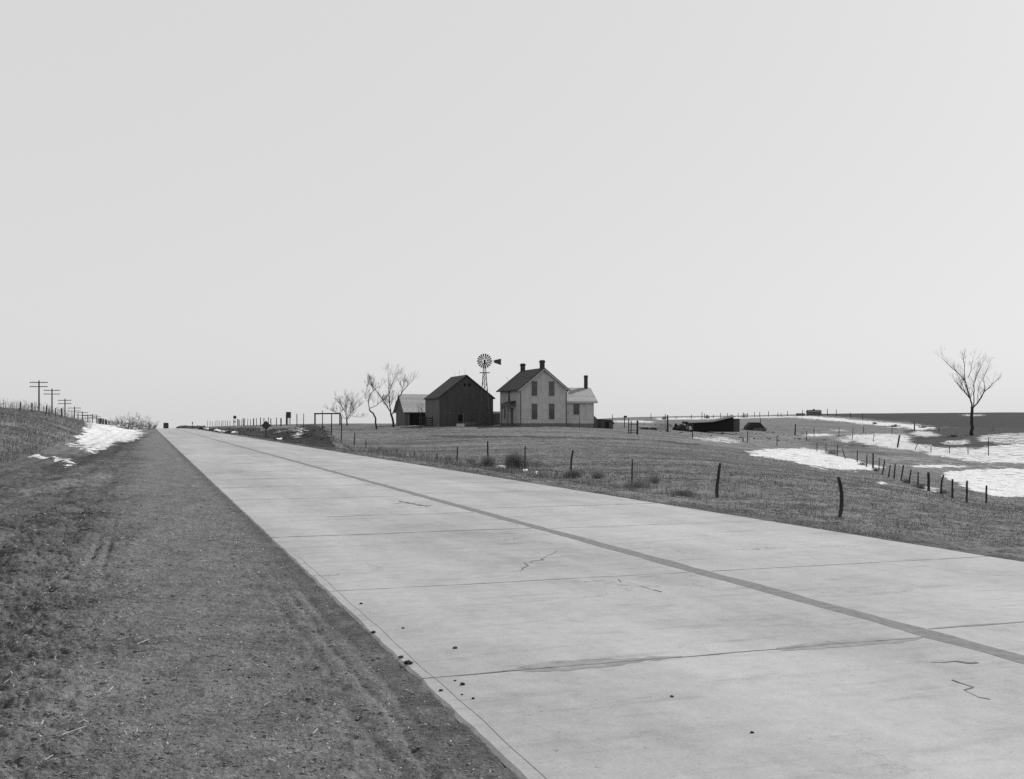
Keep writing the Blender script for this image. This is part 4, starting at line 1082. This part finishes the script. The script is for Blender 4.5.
# tall weeds on the left bank skyline
def bank_weeds():
    q = random.Random(4); m = MB()
    for i in range(520):
        u = q.uniform(-20, 92); d = q.uniform(88, 128); p = at_depth(u, d)
        h = q.uniform(.3, 1.15)*(1 if u < 75 else .6); x = q.uniform(-.2, .2)
        m.tube([p, p+Vector((x*.5, 0, h*.5)), p+Vector((x+q.uniform(-.1, .1), 0, h))], [.014, .010, .005], 3, False)
        for _ in range(2):
            b = p+Vector((x*.8, 0, h*q.uniform(.5, .95))); m.tube([b, b+Vector((q.uniform(-.15, .15), 0, q.uniform(.05, .2)))], [.008, .004], 3, False)
    o = m.build('tall_weeds', M['weed']); tag(o, 'tall dead weed stalks on the crest of the left bank', 'weeds', kind='stuff')
bank_weeds()
def snowy_brush():
    q = random.Random(8)
    for i, (u, v, w, h, lb) in enumerate(((124, 428.5, 11, 12, 'leftmost snowy brush heap on the bank by the road crest'), (132, 430, 14, 15, 'tallest snowy brush heap on the bank by the road crest'), (141, 432.5, 12, 12, 'snowy brush heap sloping down towards the road crest'), (149, 432, 9, 8, 'lowest snowy brush heap, nearest the road crest'))):
        p = at_depth(u, 135+i*14); k = p.y/F
        r = empty('brush_heap', p, lb, 'brush', 'snowy brush heaps on the left bank')
        o = weed('twigs', (0, 0, 0), w*k*1.3, h*k, 90, M['weed'], 70+i, None, None, th=.022, lean=.6); o.parent = r
        m = MB()
        for j in range(16):
            m.lump((q.uniform(-.5, .5)*w*k, q.uniform(-.9, .3), q.uniform(.0, .75)*h*k), q.uniform(.15, .42), .25, q.uniform(.10, .26), j+i*20, 7, 5)
        m.build('snow_cap', M['snow'], r)
snowy_brush()
def verge_lumps():
    q = random.Random(12)
    LB = ['white', 'dark']
    data = [(207, 429, 0), (211, 430, 1), (217.5, 429.8, 0), (220, 430.2, 0), (226, 429, 0), (229, 430, 1), (233, 429.4, 0), (242, 432.5, 1), (248, 432, 1), (252, 427.8, 1), (259, 434, 1), (297, 444, 1), (304, 445, 1), (280, 437, 0), (200, 428.5, 1)]
    wn = ['snow heap farthest down the right verge', 'small snow heap on the far verge', 'snow block beside the small heap on the verge', 'long slab of snow on the verge left of the round sign', 'slanting snow slab under the round sign', 'small snow remnant on the earth bank']
    dn = ['dark clod heap between far snow heaps', 'dark clod heap by the slanting snow slab', 'dark clod heap right of the round sign', 'second dark clod heap right of the round sign', 'dark heap behind the diamond sign', 'dark clod at the foot of the diamond sign', 'dark clod at the left foot of the earth bank', 'dark clod at the foot of the earth bank by the pavement', 'farthest dark clod heap by the road crest']
    iw = idk = 0
    for i, (u, v, kind) in enumerate(data):
        s = 9.4 if u > 215 else 9.0
        d = 9.95*F/(u-148.3); d = min(d, 230); p = at_depth(u, d); k = d/F
        m = MB()
        for j in range(4):
            m.lump((q.uniform(-1.3, 1.3)*k*1.5, q.uniform(-.6, .6), q.uniform(0, 1)*k), q.uniform(1., 2.4)*k, .4, q.uniform(.6, 1.5)*k, i*10+j, 7, 5)
        if kind == 0: lb = wn[iw]; iw += 1
        else: lb = dn[idk]; idk += 1
        o = m.build('snow_heap' if kind == 0 else 'clod_heap', M['snow'] if kind == 0 else M['soil_dark'], loc=p)
        tag(o, lb, 'snow heap' if kind == 0 else 'earth clods', 'heaps along the right verge')
    for i, (u, v, w, lb) in enumerate(((500, 468.2, 9, 'larger white slab lying in the verge grass by the weed clumps'), (525, 472, 5, 'small white slab right of the larger one in the verge'), (536, 474, 5, 'small white slab nearest the pavement by the weeds'))):
        p = place(u, v); k = p.y/F; m = MB(); m.lump((0, 0, .05), w*k*.5, .25, .09, 400+i, 8, 5); m.lump((w*k*.3, .1, .08), w*k*.3, .2, .07, 410+i, 8, 5)
        tag(m.build('snow_slab', M['snow'], loc=p), lb, 'snow slab')
verge_lumps()

# ------------------------------------------------------------------ sheds and heaps to the right
def right_things():
    p = place(693, 431.3); k = p.y/F; g = p
    r = empty('slant_shed', g, 'long low dark shed with slanting pale roof in the right pasture', 'shed')
    W = 47*k; hR = 14.4*k; hL = 8.6*k
    m = MB(); m.prism([(0, -.12), (W*.86, -.12), (W*.86, hR-.12), (W*.42, hL+.55*k), (0, hL-.12)], 'y', 0, 6); m.build('wall', M['dark'], r)
    m = MB(); m.add([(-.3, -.4, hL-.12), (W*.42, -.4, hL+.4*k), (W*.9, -.4, hR), (W*.9, 6.3, hR+.12), (W*.42, 6.3, hL+.8*k), (-.3, 6.3, hL+.05)], [(0, 1, 4, 5), (1, 2, 3, 4)])
    m.v += [(a, b, c+.1) for a, b, c in m.v]; m.f += [(11, 10, 7, 6), (10, 9, 8, 7), (0, 6, 7, 1), (1, 7, 8, 2), (2, 8, 9, 3), (3, 9, 10, 4), (4, 10, 11, 5), (5, 11, 6, 0)]
    m.build('roof', M['shingle_mid'], r)
    m = MB(); m.box(W*.87, W*1.0, .3, 5, -.12, hR-.35); m.build('side_pen', M['barn'], r)
    # heap of stones
    q = random.Random(2); p = place(682, 431); k = p.y/F; r = empty('stone_heap', p, 'rounded heap of dark field stones left of the slant roofed shed', 'stone heap')
    for i in range(26):
        x = q.uniform(-9.5, 10)*k; z = q.uniform(0, 9.5)*k*(1-(x/(11*k))**2); m = MB(); s = q.uniform(.9, 2.0)*k
        m.lump((0, 0, 0), s, s, s*.8, i, 7, 5); pale = x > 3*k and q.random() < .5
        m.build('stone', M['stoneslab'] if pale else M['soil_dark'], r, loc=(x, q.uniform(-.8, .8), z))
    m = MB(); m.lump((-1*k, .6, 0), 9*k, 1.6, 6.5*k, 99, 11, 6, .12); m.build('core', M['soil_dark'], r)
    # hay or tarp covered mound
    p = place(756, 430.5); k = p.y/F; r = empty('covered_stack', p, 'dark flat topped stack right of the slant roofed shed', 'stack')
    m = MB(); m.prism([(-10*k, -.1), (10*k, -.1), (8.5*k, 3.0*k), (4.5*k, 8*k), (-4.5*k, 8.2*k), (-8.5*k, 3.5*k)], 'y', 0, 4); m.build('stack', M['soil_dark'], r)
    m = MB(); m.box(-3*k, 10*k, -.6, -.1, -.4, 2.6*k); m.build('apron', M['grey_wood'], r)
    # low dark lumps before the horizon
    for i, (u, v, w, lb) in enumerate(((644, 429.2, 7, 'low dark clod heap left of the other in the yard'), (652, 429.6, 8, 'low dark clod heap near the tall yard post'))):
        p = place(u, v); k = p.y/F; m = MB()
        for j in range(4): m.lump(((j-1.5)*w*k*.28, 0, .8*k), w*k*.24, .5, 1.1*k, j+i*7, 7, 5)
        tag(m.build('yard_clods', M['soil_dark'], loc=p), lb, 'earth clods', 'dark clods in the yard')
    # far farmstead
    p = place(815, 415.6); k = p.y/F; r = empty('far_farmhouse', p+Vector((0, 0, -.5)), 'tiny distant farm building with a cupola on the skyline', 'farm building')
    m = MB(); m.box(-6.5*k, 6.5*k, 0, 6, -2, 4.1*k); m.build('wall', M['barn_side'], r)
    m = MB(); m.prism([(-.5, 4.1*k), (6.5, 4.1*k), (3, 6.4*k)], 'x', -7*k, 7*k); m.build('roof', M['shingle'], r)
    m = MB(); m.box(-.8*k, .8*k, 2.4, 3.6, 6.2*k, 7.4*k); m.build('cupola', M['barn_side'], r)
    p = place(802, 416); k = p.y/F; r = empty('far_shed', p, 'tiny low shed left of the distant farm building', 'farm building')
    m = MB(); m.box(-4*k, 3*k, 0, 5, -2, 2.0*k); m.build('wall', M['barn_side'], r)
    m = MB(); m.prism([(-.4, 2.002*k), (5.4, 2.002*k), (2.5, 2.9*k)], 'x', -4.3*k, 3.3*k); m.build('roof', M['shingle'], r)
    # small bushes on the snow strips
    for i, (u, v, w, h, lb) in enumerate(((875, 424, 3, 2.5, 'tiny dark bush on the far snow strip'), (895, 427, 5, 3, 'second tiny dark bush on the far snow strip'), (922, 428, 5, 2.5, 'tiny dark bush right of the far snow strip'), (953, 437, 5, 3, 'tiny bush between snow patches left of the big tree'), (707, 418.5, 3, 3.5, 'tiny skyline bush above the slant roofed shed'), (664, 419.5, 3.5, 3.2, 'tiny skyline bush near the tall yard post'), (744, 417.6, 4, 4, 'tiny skyline bush right of the slant roofed shed'), (731, 418, 3, 4, 'tiny twiggy skyline bush over the slanting roof'))):
        p = place(u, v); k = p.y/F
        weed('distant_bush', p, w*k, h*k, 60, M['weed'], 300+i, lb, 'bush', 'tiny bushes in the far fields', th=.05)
right_things()

# ------------------------------------------------------------------ bare trees
def tree(name, label, u, v, d, limbs, twig=.8, seed=1, lv=3, cat='bare tree', group=None, tw=.012, dens=1.0):
    """limbs: list of (pixel polyline, r0, r1); first is the trunk"""
    q = random.Random(seed); k = d/F
    base = Vector(((u-U0)*k, d, EYE-(v-HV)*k)); gz = ground(base.x, base.y)
    root = empty(name, Vector((base.x, base.y, gz)), label, cat, group)
    org = root.location.copy()
    trunk = MB(); crown = MB()
    def grow(p, dirv, length, r, level):
        n = 3; P = [p.copy()]; dd = dirv.normalized(); R = [r]
        for i in range(n):
            dd = (dd+Vector((q.uniform(-1, 1), q.uniform(-1, 1), q.uniform(-.6, 1.0)))*.10).normalized()
            P.append(P[-1]+dd*length/n); R.append(max(r*(1-(i+1)/n*.7), tw*.5))
        crown.tube(P, R, 4 if level > 1 else 3, False)
        if level > 0:
            for j in range(int(q.randint(2, 4)*dens)):
                f = q.uniform(.25, 1); i = min(int(f*n), n-1); pp = P[i].lerp(P[i+1], f*n-i)
                ax = Vector((q.uniform(-1, 1), q.uniform(-1, 1), q.uniform(0, 1))).normalized()
                nd = (dd*.95+ax*.62).normalized()
                grow(pp, nd, length*q.uniform(.5, .85), max(r*.45, tw*.5), level-1)
    depth_off = {}
    for li, (pl, r0, r1) in enumerate(limbs):
        key = pl[0]; y0 = depth_off.get((round(key[0]), round(key[1])), 0)
        slope = 0 if li == 0 else q.uniform(-.45, .45); P = []; L = 0; prev = None
        for (a, b) in pl:
            if prev: L += math.dist(prev, (a, b))*k
            prev = (a, b); yy = y0+slope*L
            depth_off[(round(a), round(b))] = yy
            P.append(Vector(((a-U0)*k, d+yy, EYE-(b-HV)*k))-org)
        if li == 0: P[0].z = min(P[0].z, -.3)
        n = len(P); R = [r0+(r1-r0)*i/(n-1) for i in range(n)]
        # subdivide with a wobble
        PP, RR = [P[0]], [R[0]]
        for i in range(n-1):
            for f in (.33, .67, 1):
                w = 0 if f == 1 else 1
                L2 = (P[i+1]-P[i]).length
                PP.append(P[i].lerp(P[i+1], f)+Vector((q.uniform(-1, 1), q.uniform(-1, 1), q.uniform(-1, 1)))*L2*.045*w); RR.append(R[i]+(R[i+1]-R[i])*f)
        if li == 0: RR[0] *= 1.35
        RR = RR if li == 0 else [r_*.82 for r_ in RR]
        (trunk if li == 0 else crown).tube(PP, RR, 8 if li == 0 else 6)
        if li > 0 or len(limbs) == 1:
            tot = sum((PP[i+1]-PP[i]).length for i in range(len(PP)-1))
            for i in range(2, len(PP)):
                for _ in range(int(q.choice([1, 1, 2])*dens+.5)):
                    dv = (PP[i]-PP[i-1]).normalized(); ax = Vector((q.uniform(-1, 1), q.uniform(-1, 1), q.uniform(0, 1)))
                    grow(PP[i], dv*.6+ax*.7, twig*q.uniform(.5, 1.1), max(RR[i]*.45, tw), lv-1)
            grow(PP[-1], PP[-1]-PP[-2], twig*.9, max(RR[-1]*.8, tw), lv-1)
    trunk.build('trunk', M['bark'], root, smooth=True)
    crown.build('crown', M['bark'], root)
    return root
def zz(ox, oy, sc, pts): return [(ox+a/sc, oy+b/sc) for a, b in pts]
Z = lambda *p: zz(940, 345, 8.2, p)
tree('bare_tree', 'large bare tree alone at the right before the dark field', 972, 434, 222, [
 (Z((262, 732), (260, 640), (262, 560), (262, 505)), .36, .27),
 (Z((262, 505), (240, 440), (190, 390), (145, 350), (108, 312)), .2, .07),
 (Z((240, 440), (228, 370), (222, 290), (235, 180), (245, 90)), .17, .04),
 (Z((222, 290), (165, 220), (120, 180), (60, 112)), .10, .035),
 (Z((190, 390), (168, 300), (140, 220)), .09, .035),
 (Z((262, 530), (330, 450), (375, 380), (440, 320), (468, 300)), .18, .05),
 (Z((275, 500), (295, 400), (315, 310), (370, 220), (425, 135)), .14, .035),
 (Z((375, 380), (385, 270), (440, 180)), .08, .03),
 (Z((228, 270), (255, 200), (268, 115)), .08, .03),
 (Z((315, 310), (318, 240), (320, 190)), .05, .03),
 (Z((305, 480), (300, 400), (305, 330)), .07, .03)], twig=1.75, seed=14, tw=.011, dens=1.15)
Z = lambda *p: zz(290, 360, 6.827, p)
tree('bare_tree', 'wide forked bare tree leaning over the open shed roof', 393.5, 424, 148, [
 (Z((712, 440), (700, 400), (688, 360)), .17, .14),
 (Z((688, 360), (665, 315), (620, 250), (585, 205)), .12, .04),
 (Z((688, 360), (680, 300), (678, 200), (680, 110)), .11, .03),
 (Z((700, 370), (740, 265), (790, 200), (832, 155)), .10, .03),
 (Z((678, 230), (700, 160), (715, 130)), .05, .02),
 (Z((760, 235), (770, 180), (775, 150)), .05, .02)], twig=1.25, seed=8, tw=.012, dens=1.3)
tree('bare_tree', 'slender crooked bare tree left of the wide forked one', 376.5, 425, 143, [
 (Z((592, 450), (585, 400), (570, 365), (542, 342)), .12, .10),
 (Z((542, 342), (538, 290), (550, 240), (575, 212), (568, 180)), .08, .03),
 (Z((542, 330), (585, 312), (615, 285), (640, 272)), .055, .02),
 (Z((545, 260), (520, 210), (530, 165)), .04, .02),
 (Z((575, 212), (610, 185)), .03, .02)], twig=1.0, seed=12, tw=.012, dens=1.3)
tree('round_bush', 'low round bare bush between plank frame and crooked tree', 347, 424, 165, [
 (Z((388, 440), (388, 420), (388, 402)), .12, .10),
 (Z((388, 402), (370, 350), (335, 295)), .07, .03),
 (Z((388, 402), (385, 340), (378, 285)), .07, .03),
 (Z((388, 402), (410, 350), (415, 285)), .06, .03),
 (Z((390, 400), (430, 350), (470, 320)), .06, .03),
 (Z((390, 405), (420, 380), (475, 390)), .05, .02),
 (Z((388, 405), (340, 370), (290, 350)), .06, .02),
 (Z((388, 400), (400, 330), (440, 300)), .05, .02)], twig=1.15, seed=20, tw=.012, cat='bush', dens=1.3)
Z = lambda *p: zz(390, 345, 8.655, p)
tree('sapling', 'thin bare sapling before the open shed', 421.3, 427, 136, [
 (Z((272, 715), (270, 660), (268, 620)), .035, .03), (Z((268, 620), (255, 590), (240, 550)), .02, .012), (Z((268, 620), (275, 580), (270, 540)), .02, .012)], twig=.45, seed=31, tw=.010, cat='sapling')
p = at_depth(579.5, 136)
m = post_mesh(1.75, .035, (0, 0), 0, 5); tag(m.build('yard_stake', M['wood'], loc=p), 'single thin stake before the kitchen wing window', 'stake')

def rubble(name, label, n, us, vs, sz, seed, mt, sticks=.4):
    q = random.Random(seed); m = MB()
    for i in range(n):
        u = q.uniform(*us); v = q.uniform(vs[0](u), vs[1](u)); p = place(u, v); k = p.y/F
        if name == 'bank_rubble' and u < 300:
            d = q.uniform(9.2, 13.5)*F/(u-148.3); p = at_depth(u, min(d, 240)); k = p.y/F
        if q.random() < sticks:
            a = q.uniform(0, 3.14); l = q.uniform(1, 4)*k
            m.bar(p+Vector((0, 0, .05)), p+Vector((math.cos(a)*l, math.sin(a)*l, q.uniform(.1, 1.6)*k)), .05, .05)
        else: m.lump(p, q.uniform(.5, 1.9)*k, q.uniform(.5, 1.2)*k, q.uniform(.3, 1.0)*k, seed*1000+i, 6, 4, .35)
    tag(m.build(name, mt), label, 'rubble', kind='stuff')
rubble('yard_rubble', 'scattered dark rubble and brush in the yard around the low sheds', 150, (640, 812), (lambda u: 424+(u-640)*.02, lambda u: 431+(u-640)*.08), 1, 3, M['soil_dark'])
rubble('field_brush', 'small dark scraps scattered between the far snow patches', 110, (800, 1020), (lambda u: 426, lambda u: 449), 1, 4, M['weed'])
rubble('bank_rubble', 'dark clods and roots strewn over the earth bank beside the road', 190, (203, 334), (lambda u: 426.5, lambda u: 430+(u-200)*.10), 1, 5, M['soil_dark'], .3)

# ------------------------------------------------------------------ truck near the crest
def truck():
    t = 452.; s = 6.1+float(road_c(t)); x, y = xy_of(s, t); z = float(road_z(t))
    x = (166.0-U0)/F*y
    r = empty('truck', (x, y, z), 'dark truck driving away over the crest of the road', 'truck', rz=YAW)
    m = MB(); m.box(-1.0, 1.0, 0, 3.4, .75, 2.9); m.prism([(-1., 2.9), (1., 2.9), (.8, 3.15), (-.8, 3.15)], 'y', 0, 3.4); m.build('cargo_box', M['paint'], r)
    m = MB(); m.prism([(3.45, .7), (5.0, .7), (5.0, 1.5), (4.7, 2.3), (3.45, 2.35)], 'x', -.8, .8); m.box(-.55, .55, 5.0, 6.2, .7, 1.45); m.build('cab', M['paint'], r)
    m = MB(); m.box(-.55, .55, -.02, .0, 1.6, 2.2); m.build('rear_window', M['glass'], r)
    m = MB(); m.box(-.9, .9, -.25, -.02, .55, .68); m.build('bumper', M['metal'], r)
    for sx in (-1, 1):
        for yy in (.8, 5.3):
            m = MB(); m.tube([(sx*.62, yy, .42), (sx*.88, yy, .42)], .42, 14); w = m.build('wheel', M['rubber'], r)
            m = MB(); m.tube([(sx*.87, yy, .42), (sx*.9, yy, .42)], .2, 10); m.build('hub', M['metal'], w)
truck()
def far_hedge():
    q = random.Random(3); m = MB()
    for i in range(60):
        u = q.uniform(178, 205); d = q.uniform(520, 560); x = (u-U0)/F*d; zt = EYE-(427.2-HV)/F*d
        m.lump((x, d, zt-.3), 1.2, 1, q.uniform(.5, 1.1), i, 6, 4)
    tag(m.build('far_brush', M['weed']), 'low dark strip of far brush beyond the road crest', 'brush', kind='stuff')
far_hedge()

# ------------------------------------------------------------------ light, sky, camera
sd = Vector((.79, .61, 0)).normalized()*math.cos(math.radians(40))+Vector((0, 0, math.sin(math.radians(40))))
sl = bpy.data.lights.new('sun', 'SUN'); sl.energy = 4.0; sl.angle = math.radians(.6); sl.color = (1, 1, 1)
so = bpy.data.objects.new('sun', sl); COL.objects.link(so); so.rotation_euler = sd.to_track_quat('Z', 'Y').to_euler(); so.location = (0, 0, 50)
w = bpy.data.worlds.new('World'); SC.world = w; w.use_nodes = True; nt = w.node_tree
bg = nt.nodes['Background']; bg.inputs['Strength'].default_value = .1
sky = nt.nodes.new('ShaderNodeTexSky'); sky.sky_type = 'NISHITA'; sky.sun_disc = False
sky.sun_elevation = math.radians(40); sky.sun_rotation = math.atan2(.79, .61); sky.dust_density = 2.0; sky.air_density = 1.0
bw = nt.nodes.new('ShaderNodeRGBToBW'); nt.links.new(sky.outputs[0], bw.inputs[0])
mx = nt.nodes.new('ShaderNodeMix'); mx.data_type = 'FLOAT'; mx.inputs[0].default_value = .80
nt.links.new(bw.outputs[0], mx.inputs[2]); mx.inputs[3].default_value = 7.9
# pale haze near the horizon, deeper sky overhead
g = nt.nodes.new('ShaderNodeTexCoord'); sx = nt.nodes.new('ShaderNodeSeparateXYZ'); nt.links.new(g.outputs['Generated'], sx.inputs[0])
mr = nt.nodes.new('ShaderNodeMapRange'); mr.interpolation_type = 'SMOOTHSTEP'
for k_, v_ in (('From Min', .36), ('From Max', .95), ('To Min', 1.0), ('To Max', .30)): mr.inputs[k_].default_value = v_
nt.links.new(sx.outputs[2], mr.inputs['Value'])
ml = nt.nodes.new('ShaderNodeMath'); ml.operation = 'MULTIPLY'; nt.links.new(mx.outputs[0], ml.inputs[0]); nt.links.new(mr.outputs[0], ml.inputs[1])
nt.links.new(ml.outputs[0], bg.inputs['Color'])
cam = bpy.data.cameras.new('camera'); co = bpy.data.objects.new('camera', cam); COL.objects.link(co)
co.location = (0, 0, EYE); co.rotation_euler = (math.radians(90), 0, 0)
cam.sensor_width = 36; cam.lens = 36*F/1024; cam.shift_y = (HV-389.5)/1024; cam.clip_start = .1; cam.clip_end = 9000
SC.camera = co
SC.view_settings.view_transform = 'Standard'; SC.view_settings.look = 'None'
SC.view_settings.exposure = 0; SC.view_settings.gamma = 1
SC.cycles.use_denoising = False
SC.cycles.max_bounces = 4
